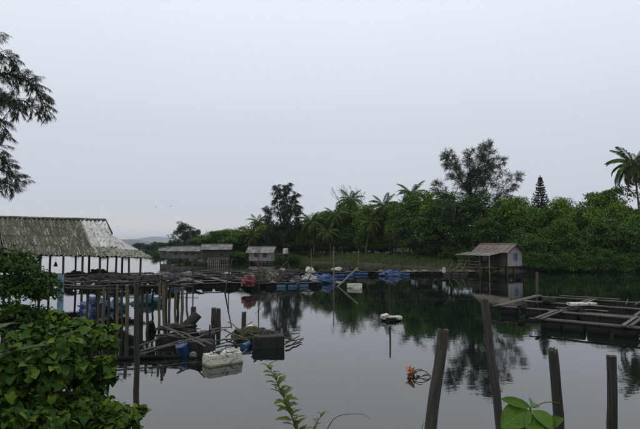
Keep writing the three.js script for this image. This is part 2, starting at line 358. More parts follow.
const CROWN = {
  round: [101, 102, 103, 104].map((s) => crownGeo(s, { col: [0.070, 0.135, 0.020] })),
  dark: [111, 112, 113].map((s) => crownGeo(s, { col: [0.046, 0.088, 0.019], clumps: 64 })),
  bright: [121, 122].map((s) => crownGeo(s, { col: [0.100, 0.172, 0.021], clumps: 64 })),
  shrub: [131, 132, 133, 134].map((s) => crownGeo(s, { col: [0.050, 0.100, 0.019], low: -0.6, flat: 0.95, clumps: 80, leaf: 0.085 })),
  layered: [141, 142].map((s) => crownGeo(s, { col: [0.075, 0.135, 0.020], flat: 0.55, clumps: 46, leaves: 150, size: [0.16, 0.26], spread: 1.15 })),
  airy: [161, 162].map((s) => crownGeo(s, { col: [0.028, 0.048, 0.020], clumps: 60, leaves: 110, leaf: 0.07, size: [0.12, 0.26], spread: 1.15 })),
  far: [151, 152].map((s) => crownGeo(s, { col: [0.032, 0.056, 0.024], clumps: 40, leaves: 60, leaf: 0.13 })),
};
function limbGeo(h, r0, crownBase, R, seed) {   // trunk with limbs forking into the crown
  const r = mulberry(seed * 17 + 3), gb = new GB();
  const top = V((r() - 0.5) * h * 0.1, h * 0.86, (r() - 0.5) * h * 0.1), pts = line(V(0, -0.6, 0), top, 6, h * 0.03, seed);
  tube(pts, [r0 * 1.35, r0, r0 * 0.85, r0 * 0.65, r0 * 0.4, r0 * 0.12], { radial: 7, wob: 0.12, seed }, gb);
  const n = 5 + Math.floor(r() * 3);
  for (let i = 0; i < n; i++) {
    const t = 0.3 + 0.55 * (i / n) + r() * 0.05, k = Math.min(4, Math.floor(t * 5)), a = pts[k].clone().lerp(pts[k + 1], t * 5 - k), an = i * 2.4 + r();
    const b = a.clone().add(V(Math.cos(an) * R * 0.7, h * (0.12 + 0.2 * r()), Math.sin(an) * R * 0.7));
    tube(line(a, b, 4, R * 0.08, seed + i), [r0 * 0.45, r0 * 0.3, r0 * 0.18, r0 * 0.06], { radial: 5, cap: false }, gb);
  }
  return gb.geo();
}
const LIMB = [1, 2, 3, 4].map((s) => limbGeo(1, 0.028, 0.3, 0.35, s));
let treeSeed = 500;
function placeTree(kind, name, label, px, topPy, d, widthPx, { group, base = 0.12, stretch = 1 } = {}) {
  const r = mulberry(treeSeed++), x = atDepth(px, HORIZON, d).x, z = -d, g = groundY(x, z), H = atDepth(px, topPy, d).y - g, R = widthPx / 2 / FOCAL * d;
  const t = thing(name, label, 'tree', V(x, g, z), r() * 6.28, group);
  const tr = mesh('trunk', pick(LIMB, r), M.bark, t); tr.scale.set(Math.max(H, R * 1.2), H, Math.max(H, R * 1.2));
  const c = mesh('crown', pick(CROWN[kind], r), M.foliage, t), cy = H * (1 + base) / 2, ry = H * (1 - base) / 2 * stretch;
  const fl = kind === 'layered' ? 0.6 : 0.9;
  c.position.y = H - ry * 0.98; c.scale.set(R * 1.12, ry / fl, R * 1.12);
  if (kind === 'shrub') { c.position.y = H * 0.42; c.scale.y = H * 0.64; }
  return t;
}
// she-oak: leaders and side branches carrying hanging needle strands
function sheoakGeo(branches, { strand = 0.5, width = 0.05, per = 9, seed = 1, col = [0.022, 0.038, 0.024], side = 0.9, droop = 0.7, step = 0.35 } = {}) {
  const r = mulberry(seed), woodGB = new GB(), leafGB = new GB(true);
  for (const [pts, r0] of branches) {
    const curve = new THREE.CatmullRomCurve3(pts), L = curve.getLength(), n = Math.max(4, Math.ceil(L / 0.8)), P = curve.getSpacedPoints(n);
    tube(P, P.map((_, i) => lerp(r0, r0 * 0.15, i / n)), { radial: 6, cap: false }, woodGB);
    const start = r0 > 0.12 ? 0.35 : 0.08;
    for (let s = L * start; s < L; s += step * (0.7 + 0.6 * r())) {
      const t = s / L, p = curve.getPointAt(t), tan = curve.getTangentAt(t);
      const out = rdir(r); out.addScaledVector(tan, -out.dot(tan)).normalize();
      const len = side * (1.15 - 0.75 * t) * (0.6 + 0.7 * r()), q = p.clone().addScaledVector(out, len).addScaledVector(tan, len * 0.65).add(V(0, -len * 0.12 * droop, 0));
      const mid = p.clone().lerp(q, 0.55).add(V(0, len * 0.12, 0));
      tube([p, mid, q], [r0 * 0.18 + 0.006, r0 * 0.1 + 0.005, 0.004], { radial: 3, cap: false }, woodGB);
      const base = tint(col, r, 0.3);
      for (let k = 0; k < per; k++) {
        const u = 0.2 + 0.8 * r(), o = p.clone().lerp(mid, Math.min(1, u * 1.8)); if (u > 0.55) o.copy(mid).lerp(q, (u - 0.55) / 0.45);
        const dir = q.clone().sub(p).normalize().multiplyScalar(0.5).add(rdir(r).multiplyScalar(0.55)).add(V(0, -droop, 0)).normalize();
        leafQuad(leafGB, o, dir, rdir(r), strand * (0.5 + 0.8 * r()), width * (0.7 + 0.6 * r()), tint(base, r, 0.25));
      }
    }
  }
  return [woodGB.geo(), leafGB.geo(false)];
}
// coconut frond of length 1 along +x, arching down by bend
function frondGeo(bend, seed, col = [0.040, 0.066, 0.022], hang = 0.95) {
  const r = mulberry(seed), gb = new GB(true), n = 8, P = [];
  let a = 0.0, p = V(0, 0, 0);
  for (let i = 0; i <= n; i++) { P.push(p.clone()); a = -bend * Math.pow((i + 1) / n, 1.4); p = p.clone().add(V(Math.cos(a) / n, Math.sin(a) / n, 0)); }
  tube(P, P.map((_, i) => lerp(0.012, 0.003, i / n)), { radial: 4, cap: false, color: [0.09, 0.10, 0.035] }, gb);
  const curve = new THREE.CatmullRomCurve3(P);
  for (let i = 0; i < 54; i++) for (const s of [-1, 1]) {
    const t = 0.13 + 0.87 * (i + r() * 0.6) / 54, o = curve.getPointAt(Math.min(1, t)), tan = curve.getTangentAt(Math.min(1, t));
    const l = (0.10 + 0.17 * Math.sin(Math.PI * Math.pow(t, 0.8))) * (0.8 + 0.4 * r());
    const dir = tan.clone().multiplyScalar(0.75).add(V(0, -hang * (0.6 + 0.7 * r()), s * 1.0)).normalize();
    leafQuad(gb, o, dir, V(0, 1, 0).add(rdir(r).multiplyScalar(0.3)).normalize(), l, 0.024, tint(col, r, 0.3));
  }
  return gb.geo(false);
}
const FROND = [0.75, 1.25, 1.7, 1.9].map((b, i) => frondGeo(b, 200 + i, i === 3 ? [0.095, 0.105, 0.028] : [0.060, 0.108, 0.022]));
let palmSeed = 700;
function placePalm(label, px, crownPy, d, frondLen, { group, lean = 0.4, dx = 0, count = 30 } = {}) {
  const r = mulberry(palmSeed++), p = atDepth(px, crownPy, d), gx = p.x + dx, g = groundY(gx, -d), H = p.y - g;
  const t = thing('coconut_palm', label, 'palm', V(gx, g, -d), 0, group);
  const top = V(-dx, H, 0), pts = [V(0, -0.5, 0), V(-dx * 0.15 + lean * 0.3, H * 0.35, 0.1), V(-dx * 0.6 + lean * 0.25, H * 0.7, 0), top];
  const C = new THREE.CatmullRomCurve3(pts).getSpacedPoints(14);
  mesh('trunk', tube(C, C.map((_, i) => lerp(0.2, 0.11, i / 14) * (i === 0 ? 1.5 : 1)), { radial: 8, wob: 0.06, seed: palmSeed }), M.palmBark, t);
  for (let i = 0; i < count; i++) {
    const u = i / count, el = lerp(1.05, -0.95, Math.pow(u, 0.85)) + (r() - 0.5) * 0.2, az = i * 2.39996 + r() * 0.3;
    const f = mesh('frond', FROND[el > 0.75 ? 0 : el > 0.2 ? 1 : el > -0.35 ? 2 : 3], M.foliage, t);
    f.position.copy(top); f.rotation.set(0, az, 0, 'YXZ'); f.rotateZ(el + 0.12); f.rotateX((r() - 0.5) * 0.5);
    const L = frondLen * (0.85 + 0.3 * r()); f.scale.set(L, L, L);
  }
  const nut = new THREE.SphereGeometry(0.13, 8, 6);
  for (let i = 0; i < 5; i++) { const m = mesh('coconut', nut, M.foliageNut || (M.foliageNut = std({ color: lin(0.09, 0.10, 0.03), roughness: 0.6 })), t); m.position.copy(top).add(V(Math.cos(i * 1.3) * 0.24, -0.22 - 0.1 * (i % 2), Math.sin(i * 1.3) * 0.24)); m.scale.y = 1.25; }
  return t;
}

// ---------------------------------------------------------------- the far bank's woods
const near = (px) => px > 612 ? 'beside the tall clear-standing palm' : px > 580 ? 'around the flat layered tree' : px > 524 ? 'around the slender conical pine' : px > 488 ? 'behind the stilt hut' : px > 455 ? 'under the spreading she-oak' : px > 410 ? 'behind the pale plank raft' : px > 362 ? 'above the little grey shed' : px > 318 ? 'below the leafless pale tree' : px > 290 ? 'beside the narrow she-oak' : px > 250 ? 'behind the tin-roofed shack' : 'behind the row of shacks';
const WOODS = 'trees of the far bank woods', SHORE = 'shrubs overhanging the far shore', AFAR = 'low trees along the distant shore';
const L_ROUND = (px) => `rounded mid-green broadleaf tree of the far woods ${near(px)}`, L_DARK = (px) => `dark green broadleaf tree of the far woods ${near(px)}`, L_BRIGHT = (px) => `yellowish green leafy tree of the far woods ${near(px)}`, L_SHRUB = (px) => `dense green shrub overhanging the far water edge ${near(px)}`;
for (const [px, top, d, w] of [[236, 250, 114, 22], [247, 251, 113, 20], [226, 251, 116, 20], [205, 250, 126, 22], [192, 250, 134, 22], [178, 249, 140, 22], [281, 251, 110, 18], [293, 253, 110, 16], [160, 250, 150, 20]])
  placeTree('shrub', 'undergrowth_shrub', 'dense low shrub on the bank behind the waterside shacks', px, top, d, w, { group: 'undergrowth behind the shacks', base: 0.0 });
for (const [px, top, d, w] of [[404, 258, 99, 20], [415, 257, 95, 20], [426, 255, 91, 22], [438, 254, 87, 22], [449, 253, 83.5, 24], [460, 252, 80.5, 24], [472, 250, 77.5, 26], [487, 249, 75.5, 26]])
  placeTree('shrub', 'shore_shrub', 'low dark shrub at the water edge behind the pale plank raft', px, top, d, w, { group: 'low shrubs behind the pale plank raft', base: 0.0 });
for (let i = 0; i < 20; i++) placeTree('shrub', 'undergrowth_shrub', 'tall shrub deep in the far bank woods', 232 + i * 15, 236 - (i % 3) * 4, 150 - i * 1.6 + (i % 2) * 5, 30, { group: 'undergrowth deep in the woods', base: 0.0 });
for (const [px, top, d, w] of [[300, 251, 116, 18], [314, 254, 114, 16], [329, 252, 115, 20], [347, 254, 113, 18], [363, 251, 113, 20], [380, 253, 109, 18], [394, 252, 107, 18]])
  placeTree('shrub', 'bank_shrub', 'low leafy shrub growing on the grassy bank above the blue drums', px, top, d, w, { group: 'low shrubs on the grassy bank', base: 0.0 });
// front row over the water, right of the stilt hut
for (const [px, top, d, w] of [[529, 226, 73.5, 34], [552, 218, 74.5, 40], [578, 222, 74, 42], [600, 215, 75, 46], [626, 212, 74.5, 44], [652, 205, 74, 50], [684, 208, 74, 50], [533, 246, 72, 24], [549, 250, 71.8, 22], [566, 246, 71.8, 28], [585, 249, 72, 26], [603, 246, 72, 28], [622, 249, 72.2, 26], [640, 244, 72.2, 30], [660, 248, 72.4, 30], [682, 246, 72.4, 30], [516, 236, 75, 30], [500, 240, 76.5, 28], [484, 243, 77, 28], [468, 246, 80, 26], [452, 246, 83, 28], [436, 247, 88, 26], [421, 248, 92, 24]])
  placeTree('shrub', 'shore_shrub', L_SHRUB(px), px, top, d, w, { group: SHORE, base: 0.0 });
for (const [px, top, d, w] of [[408, 243, 118, 26], [391, 241, 120, 26], [374, 240, 121, 28], [356, 241, 122, 26], [339, 240, 122, 28], [322, 242, 122, 26], [306, 241, 122, 26], [291, 243, 120, 22], [276, 243, 119, 20], [262, 244, 124, 20], [246, 244, 126, 22], [232, 245, 128, 20]])
  placeTree('shrub', 'undergrowth_shrub', `dense shrub in the undergrowth along the grassy bank ${near(px)}`, px, top, d, w, { group: 'undergrowth behind the grassy bank', base: 0.0 });
for (const [px, top, d, w] of [[515, 197, 80, 44], [532, 203, 81, 40], [553, 200, 82, 44], [572, 196, 81, 42], [586, 203, 80, 40], [628, 200, 80, 44], [655, 193, 80, 50], [690, 190, 80, 60], [497, 205, 82, 46]])
  placeTree('round', 'broadleaf_tree', L_ROUND(px), px, top, d, w, { group: WOODS });
for (const [px, top, d, w] of [[564, 192, 79, 34], [522, 191, 90, 46], [598, 199, 78, 34], [622, 196, 78.5, 38], [500, 192, 92, 46], [645, 198, 79, 36]])
  placeTree('bright', 'broadleaf_tree', L_BRIGHT(px), px, top, d, w, { group: WOODS });
for (const [px, top, d, w] of [[476, 188, 83, 52], [452, 196, 84, 46], [430, 202, 88, 44], [410, 214, 96, 42], [488, 214, 79, 40], [462, 222, 82, 44], [437, 228, 86, 40], [415, 235, 93, 34]])
  placeTree('dark', 'broadleaf_tree', L_DARK(px), px, top, d, w, { group: WOODS });
for (const [px, top, d, w] of [[440, 186, 96, 54], [420, 186, 102, 48], [395, 196, 112, 40], [372, 200, 114, 44], [350, 203, 118, 46], [330, 208, 118, 44], [312, 210, 118, 40], [392, 222, 112, 40], [365, 226, 114, 44], [340, 230, 116, 40], [300, 222, 118, 36], [318, 234, 116, 34], [384, 238, 110, 34]])
  placeTree('round', 'broadleaf_tree', L_ROUND(px), px, top, d, w, { group: WOODS });
for (const [px, top, d, w] of [[345, 197, 117, 30], [366, 199, 112, 28], [326, 208, 117, 28], [396, 198, 106, 26], [268, 219, 124, 28], [243, 223, 125, 30], [222, 227, 131, 26], [431, 190, 94, 30]])
  placeTree('bright', 'broadleaf_tree', L_BRIGHT(px), px, top, d, w, { group: WOODS });
for (const [px, top, d, w] of [[286, 222, 118, 32], [272, 226, 122, 34], [258, 228, 124, 36], [240, 232, 126, 36], [224, 228, 132, 36], [212, 234, 138, 32], [200, 236, 148, 30], [300, 238, 117, 30], [282, 240, 119, 26]])
  placeTree('dark', 'broadleaf_tree', L_DARK(px), px, top, d, w, { group: WOODS });
for (const [px, top, d, w] of [[232, 227, 140, 40], [214, 230, 146, 36]])
  placeTree('round', 'broadleaf_tree', L_ROUND(px), px, top, d, w, { group: WOODS });
placeTree('airy', 'broadleaf_tree', 'tall uneven dark tree standing above the row of waterside shacks', 183, 219, 158, 27, { base: 0.0 });
placeTree('airy', 'broadleaf_tree', 'small dark tree beside the tall uneven tree behind the shacks', 195, 226, 155, 20, { base: 0.0 });
placeTree('layered', 'layered_tree', 'broad tree with flat layered crown rising above the mangrove shrubs', 607, 183, 82, 52, { base: 0.4 });
for (let i = 0; i < 16; i++) { const px = 104 + i * 5.6, d = 250 + (i % 4) * 22; placeTree('far', 'distant_tree', 'low dark tree on the distant shore beyond the pavilion', px, lerp(243.5, 238.5, i / 15) + (i % 3) * 1.2, d, 13 + (i % 3) * 3, { group: AFAR, base: 0 }); }
for (let i = 0; i < 22; i++) { const px = -20 + i * 6.4, d = 300 + (i % 3) * 16; placeTree('far', 'distant_tree', 'low dark tree on the distant shore behind the pavilion posts', px, 246 - (i % 4) * 1.2, d, 14, { group: AFAR, base: 0 }); }

// she-oaks
function placeSheoak(label, d, rootPx, branchPx, opt) {
  const x = atDepth(rootPx, HORIZON, d).x, g = groundY(x, -d), t = thing('sheoak_tree', label, 'tree', V(x, g, -d));
  const r = mulberry(opt.seed || 1);
  const br = branchPx.map(([pts, r0]) => [pts.map(([px, py, dz = 0]) => { const p = atDepth(px, py, d); return V(p.x - x, Math.max(-0.6, p.y - g), dz); }), r0]);
  const [w, l] = sheoakGeo(br, opt);
  mesh('trunk', w, M.bark, t); mesh('crown', l, M.foliage, t);
  return t;
}
placeSheoak('tall feathery she-oak with spreading crown behind the stilt hut', 84, 474, [
  [[[474, 290], [473, 240], [471, 200], [470, 172], [470, 151]], 0.34],
  [[[472, 205, 0], [478, 180, 0.6], [484, 160, 0.8], [487, 143, 0.5]], 0.11],
  [[[472, 212, 0], [488, 188, -0.8], [500, 170, -1.4], [506, 156, -1.6]], 0.11],
  [[[472, 202, 0], [460, 182, 1], [449, 168, 1.6], [441, 157, 2]], 0.11],
  [[[471, 195, 0], [461, 176, -1], [455, 163, -1.4], [450, 152, -1.6]], 0.12],
  [[[473, 222, 0], [494, 200, 1], [508, 184, 1.4], [515, 176, 1.6]], 0.13],
  [[[472, 220, 0], [455, 202, -1], [443, 190, -1.6], [436, 182, -2]], 0.13],
  [[[470, 180, 0], [476, 168, 1.4], [479, 156, 2], [480, 148, 2.2]], 0.10],
  [[[474, 240, 0], [492, 222, 1.8], [502, 210, 2.6], [508, 202, 3]], 0.12],
  [[[474, 244, 0], [458, 226, 1.8], [447, 214, 2.6], [440, 206, 3]], 0.12],
  [[[471, 190, 0], [480, 176, -1.6], [494, 164, -2.2], [497, 156, -2.4]], 0.10],
], { strand: 0.8, width: 0.06, per: 44, seed: 31, side: 1.9, droop: 0.25, step: 0.18, col: [0.042, 0.066, 0.030] });
placeSheoak('tall narrow dark she-oak with drooping twin tips behind the tin-roofed shack', 116, 284, [
  [[[285, 275], [284, 240], [285, 210], [287, 194], [288, 183]], 0.34],
  [[[284, 235, 0], [279, 212, 0.6], [277, 198, 0.8], [278, 185, 0.6]], 0.2],
  [[[285, 226, 0], [292, 210, -0.6], [295, 200, -1], [297, 192, -1]], 0.14],
  [[[284, 244, 0], [292, 226, 1], [296, 214, 1.6], [298, 206, 2]], 0.14],
  [[[284, 246, 0], [275, 228, 1], [270, 216, 1.6], [268, 208, 2]], 0.14],
  [[[284, 256, 0], [293, 240, -1], [298, 232, -1], [301, 226, -1]], 0.14],
  [[[284, 256, 0], [274, 242, -1], [269, 236, -1], [266, 230, -1]], 0.14],
  [[[284, 252, 0], [286, 232, 2], [287, 218, 3], [286, 206, 3]], 0.14],
], { strand: 1.2, width: 0.10, per: 34, seed: 32, side: 1.8, droop: 0.9, step: 0.2, col: [0.022, 0.040, 0.022] });
// norfolk pine
{
  const d = 92, x = atDepth(542, HORIZON, d).x, g = groundY(x, -d), H = atDepth(542, 177, d).y - g, t = thing('norfolk_pine', 'slender conical pine with tiered branches rising above the shore shrubs', 'tree', V(x, g, -d)), r = mulberry(44);
  mesh('trunk', tube(line(V(0, -0.5, 0), V(0, H, 0), 8, 0.1, 3), [0.3, 0.27, 0.24, 0.2, 0.15, 0.1, 0.06, 0.02], { radial: 7 }), M.bark, t);
  const gb = new GB(true), col = [0.020, 0.036, 0.022];
  for (let y = H * 0.35; y < H; y += 0.36 + 0.12 * r()) {
    const u = (H - y) / H, reach = 0.06 + u * 4.4, k = 7;
    for (let i = 0; i < k; i++) {
      const a = i / k * 6.283 + y * 1.7, L = reach * (0.8 + 0.35 * r());
      for (let s = 0.15; s < 1; s += 0.16 / Math.max(0.4, L)) {
        const p = V(Math.cos(a) * L * s, y - 0.10 * L * Math.sin(s * 3) + 0.22 * L * s * s, Math.sin(a) * L * s);
        for (let q = 0; q < 5; q++) leafQuad(gb, p, V(Math.cos(a), 0.1, Math.sin(a)).add(rdir(r).multiplyScalar(0.9)).normalize(), rdir(r), 0.36, 0.13, tint(col, r, 0.3));
      }
    }
  }
  for (let k = 0; k < 14; k++) leafQuad(gb, V(0, H - 0.5 + k * 0.05, 0), V(0, 1, 0).add(rdir(r).multiplyScalar(0.6)).normalize(), rdir(r), 0.34, 0.1, tint(col, r, 0.3));
  mesh('crown', gb.geo(false), M.foliage, t);
}
// bare tree
{
  const d = 126, p = atDepth(350, 210, d), g = groundY(p.x, -d), t = thing('bare_tree', 'leafless pale tree with fine twigs rising above the palms', 'tree', V(p.x, g, -d)), r = mulberry(55), gb = new GB();
  const grow = (a, dir, len, rad, depth) => {
    const b = a.clone().addScaledVector(dir, len), mid = a.clone().lerp(b, 0.5).add(rdir(r).multiplyScalar(len * 0.06));
    tube([a, mid, b], [rad, rad * 0.85, rad * 0.65], { radial: depth > 3 ? 6 : 3, cap: false }, gb);
    if (depth) for (let i = 0; i < 3; i++) grow(b, dir.clone().multiplyScalar(1.1).add(rdir(r).multiplyScalar(0.75)).add(V(0, 0.18, 0)).normalize(), len * (0.55 + 0.28 * r()), rad * 0.6, depth - 1);
  };
  const H = p.y - g;
  tube(line(V(0, -0.5, 0), V(0, H - 1.5, 0), 5, 0.3, 4), [0.35, 0.3, 0.26, 0.22, 0.2], { radial: 7 }, gb);
  for (let i = 0; i < 4; i++) grow(V(0, H - 1.8, 0), V(Math.cos(i * 1.6) * 0.6, 1, Math.sin(i * 1.6) * 0.6).normalize(), 2.9, 0.14, 4);
  mesh('trunk', gb.geo(), std({ color: lin(0.16, 0.15, 0.14), roughness: 0.95 }), t);
}
// coconut palms
placePalm('tall coconut palm standing clear above the right-hand shrubs', 634, 163, 78, 4.3, { lean: 0.5, dx: 0.6, count: 34 });
const PALMS = 'coconut palms of the far bank woods', L_PALM = (px) => `coconut palm rising out of the far woods ${near(px)}`;
for (const [px, py, d, l] of [[384, 206, 108, 3.9], [351, 200, 118, 3.6], [412, 194, 104, 3.6], [258, 222, 128, 3.2], [335, 215, 114, 3.4], [312, 222, 114, 3.6], [371, 222, 108, 3.4], [299, 232, 116, 3.2], [402, 216, 104, 3.5], [424, 205, 98, 3.2], [327, 232, 112, 3.2], [252, 236, 122, 3.0]])
  placePalm(L_PALM(px), px, py, d, l, { group: PALMS, dx: (px % 7 - 3) * 0.4, lean: 0.3 });

// grass on the far bank: nobody could count it
{
  const r = mulberry(77), gb = new GB(true);
  for (let k = 0; k < 16; k++) { const a = r() * 6.283, l = 0.35 + r() * 0.5, o = V((r() - 0.5) * 0.5, 0, (r() - 0.5) * 0.5); leafQuad(gb, o, V(Math.cos(a) * 0.4, 1, Math.sin(a) * 0.4).normalize(), rdir(r), l, 0.05, tint([0.070, 0.105, 0.024], r, 0.35)); }
  const tuft = gb.geo(false), spots = [];
  for (let k = 0; k < 26000; k++) {
    const px = 150 + r() * 340, d = 72 + r() * 80, x = atDepth(px, HORIZON, d).x, inl = d - piece(FAR, x);
    if (inl < 0.5 || inl > 11) continue;
    spots.push([x, -d]);
  }
  for (let k = 0; k < 5000; k++) { const x = -1 + r() * 13, d = 1 + r() * 8.5, inl = piece(NEAR, x) - d; if (inl > 0.6 && Math.hypot(x, d) > 1.2) spots.push([x, -d]); }
  for (let k = 0; k < 3500; k++) { const x = -26 + r() * 20, d = 6 + r() * 22, inl = piece(NEAR, x) - d; if (inl > 0.5) spots.push([x, -d]); }
  const im = new THREE.InstancedMesh(tuft, M.foliage, spots.length), m = new THREE.Matrix4(), e = new THREE.Euler();
  spots.forEach(([x, z], i) => { const s = -z < 30 ? 0.35 + r() * 0.35 : 0.5 + r() * 0.7; m.compose(V(x, groundY(x, z) - 0.03, z), new THREE.Quaternion().setFromEuler(e.set(0, r() * 6.28, 0)), V(s, s, s)); im.setMatrixAt(i, m); });
  im.name = 'bank_grass'; im.castShadow = im.receiveShadow = true; scene.add(im);
  tag(im, 'rough green and straw coloured grass covering the river banks', 'grass', null, 'stuff');
}

// ---------------------------------------------------------------- roofs
// corrugated sheet: u down the slope, spans p0->p1 along the top edge and p3->p2 along the bottom
function sheetGeo(p0, p1, p2, p3, pitch, amp, rows = 1, lift = 0) {
  const gb = new GB(), w = Math.max(p0.distanceTo(p1), p3.distanceTo(p2)), n = Math.max(4, Math.round(w / pitch) * 4);
  const nrm = p1.clone().sub(p0).cross(p3.clone().sub(p0)); if (nrm.lengthSq() < 1e-9) nrm.copy(p2).sub(p1).cross(p3.clone().sub(p2)); nrm.normalize(); if (nrm.y < 0) nrm.negate();
  const L = p0.distanceTo(p3), o = (p0.x * 3.1 + p0.z * 1.7) % 5;
  for (let j = 0; j <= rows; j++) for (let i = 0; i <= n; i++) {
    const s = i / n, t = j / rows, a = p0.clone().lerp(p1, s), b = p3.clone().lerp(p2, s), p = a.lerp(b, t).addScaledVector(nrm, amp * Math.cos(i / 4 * Math.PI * 2) + lift);
    gb.v(p.x, p.y, p.z, o + t * L, o + s * w);
  }
  for (let j = 0; j < rows; j++) for (let i = 0; i < n; i++) { const a = j * (n + 1) + i; gb.quad(a, a + n + 1, a + n + 2, a + 1); }
  return gb.geo();
}
// a slope between two edges, laid in rows and columns of single sheets; mat(row, column) picks the material
function slope(parent, a0, a1, b1, b0, cols, rowsN, pitch, amp, mat, seed = 1) {
  const r = mulberry(seed);
  for (let j = 0; j < rowsN; j++) for (let i = 0; i < cols; i++) {
    const q = (s, t) => a0.clone().lerp(a1, s).lerp(b0.clone().lerp(b1, s), t);
    const s0 = i / cols, s1 = (i + 1) / cols + 0.12 / cols, t0 = Math.max(0, j / rowsN - 0.03), t1 = (j + 1) / rowsN + (j === rowsN - 1 ? (r() - 0.5) * 0.02 : 0), up = (r() - 0.5) * 0.012 - j * 0.0;
    const p0 = q(s0, t0), p1 = q(s1, t0), p2 = q(s1, t1), p3 = q(s0, t1);
    p2.y += up + 0.02; p3.y += up + 0.02;   // the lower end of a sheet lies over the top of the next
    if (i % 2) for (const p of [p0, p1, p2, p3]) p.y += 0.012;
    mesh('roof_sheet', sheetGeo(p0, p1, p2, p3, pitch, amp), mat(j, i, r), parent);
  }
}

// ---------------------------------------------------------------- the open pavilion on stilts
{
  const A = atDepth(-3, 218, 34), u = V(0.8, 0, -0.6), n = V(0.6, 0, 0.8), L = 6.85, run = 4.5, ext = 2.3, tm = 0.42;
  const t = thing('pavilion', 'open stilt pavilion with mossy corrugated roof and a patch of pale new sheets', 'pavilion', V(A.x, 0, A.z));
  const Y0 = 5.78, YL = 3.38, YR = 3.02, P = (s, w, y) => V(u.x * s + n.x * w, y, u.z * s + n.z * w);
  const yEave = (s) => lerp(YL, YR, clamp(s / (L + ext)));
  const a0 = P(0, 0, Y0), a1 = P(L, 0, Y0), b0 = P(0.1, run, YL), b1 = P(L, run, yEave(L)), mid = a1.clone().lerp(b1, tm), corner = P(L + ext, run, YR);
  // front slope, two pale columns at the right end
  slope(t, a0, a1, b1, b0, 12, 4, 0.26, 0.07, (j, i, r) => i >= 9 ? (j === 3 ? M.roofMoss[0] : pick(M.roofPale, r)) : pick(M.roofOld, r), 3);
  // lower skirt running out to the right-hand corner, in tapering strips
  for (let k = 0; k < 3; k++) { const s0 = k / 3, s1 = (k + 1) / 3; mesh('roof_sheet', sheetGeo(mid.clone().lerp(b1, s0 === 0 ? 0.0 : s0), mid.clone().lerp(corner, s0), mid.clone().lerp(corner, s1), mid.clone().lerp(b1, s1), 0.2, 0.03, 1, 0.01), k === 2 ? M.roofMoss[0] : M.roofPale[k % 2], t); }
  // back slope and the end skirt
  const c0 = P(0, -run, YL), c1 = P(L, -run, yEave(L)), midB = a1.clone().lerp(c1, tm), cornerB = P(L + ext, -run, YR);
  slope(t, a0, a1, c1, c0, 9, 3, 0.2, 0.034, (j, i, r) => pick(M.roofOld, r), 5);
  mesh('roof_sheet', sheetGeo(midB, midB.clone().lerp(cornerB, 0.02), cornerB, c1, 0.2, 0.03), pick(M.roofOld, mulberry(6)), t);
  slope(t, mid, midB, cornerB, corner, 8, 2, 0.2, 0.03, (j, i, r) => j ? M.roofMoss[0] : pick(M.roofOld, r), 7);
  // ridge cap, gable boards
  mesh('ridge_cap', tube(line(a0.clone().add(V(-0.1, 0.05, 0)), a1.clone().add(V(0.1, 0.05, 0)), 8, 0.03, 2), 0.1, { radial: 6 }), M.roofOld[0], t);
  plank('barge_board', a1.clone().add(V(0.08, 0.06, -0.05)), mid.clone().add(V(0.12, 0.08, -0.05)), 0.2, 0.05, M.darkWood[0], t, 1);
  plank('barge_board', a0.clone().add(V(-0.08, 0.04, 0.05)), b0.clone().add(V(-0.08, 0.06, 0.05)), 0.2, 0.05, M.darkWood[1], t, 2);
  for (let k = 0; k < 5; k++) { const s = (k + 0.5) / 5, p = mid.clone().lerp(midB, s), h = (1 - Math.abs(s - 0.5) * 2) * (Y0 - mid.y) * 0.95; if (h > 0.1) plank('gable_board', p.clone().add(V(-0.1, -0.05, 0.05)), p.clone().add(V(-0.1, h, 0.05)), 0.025, 0.62, pick(M.brownWood, mulberry(k)), t, k); }
  // posts, braces, beams, deck
  const deck = 1.62, r = mulberry(9);
  const posts = [];
  for (const s of [0.5, 2.1, 3.4, 4.6, 5.7, 6.7, 7.6, 8.4]) posts.push([s, run - 0.35]);
  for (const s of [0.5, 3.2, 5.8, 8.2]) { posts.push([s, 0.4], [s, -run + 0.5]); }
  for (const [s, w] of posts) { const top = w > 3 ? yEave(s) + 0.1 : w < -3 ? yEave(s) + 0.15 : s < 6.4 ? Y0 - 0.35 : 3.9; mesh('post', tube(line(P(s, w, -1.2), P(s + (r() - 0.5) * 0.12, w, top), 4, 0.04, s * 9), [0.085, 0.08, 0.075, 0.07], { radial: 7, wob: 0.1, seed: s * 5 + w }), pick(M.darkWood, r), t); }
  plank('beam', P(0.1, run - 0.36, YL + 0.02), P(L + ext - 0.2, run - 0.36, YR + 0.04), 0.14, 0.09, M.darkWood[0], t, 3);
  plank('beam', P(0.1, -run + 0.5, YL + 0.02), P(L + ext - 0.2, -run + 0.5, YR + 0.04), 0.14, 0.09, M.darkWood[0], t, 3);
  for (const s of [0.5, 3.2, 5.8, 8.2]) plank('tie_beam', P(s, run - 0.4, yEave(s) - 0.02), P(s, -run + 0.5, yEave(s) - 0.02), 0.12, 0.07, M.darkWood[1], t, 4);
  plank('brace', P(2.2, run - 0.4, 3.15), P(0.9, run - 0.4, 2.1), 0.09, 0.06, M.darkWood[2], t, 5);
  plank('brace', P(0.6, run - 0.45, 3.1), P(2.0, run - 0.45, 1.9), 0.08, 0.05, M.darkWood[2], t, 6);
  plank('brace', P(0.5, run - 0.3, 1.2), P(2.1, run - 0.3, 0.5), 0.08, 0.05, M.darkWood[0], t, 7);
  plank('brace', P(3.4, run - 0.3, 1.3), P(2.1, run - 0.3, 0.4), 0.08, 0.05, M.darkWood[0], t, 8);
  plank('rail', P(0.4, run - 0.22, 2.12), P(3.6, run - 0.22, 2.05), 0.09, 0.05, M.brownWood[1], t, 9);
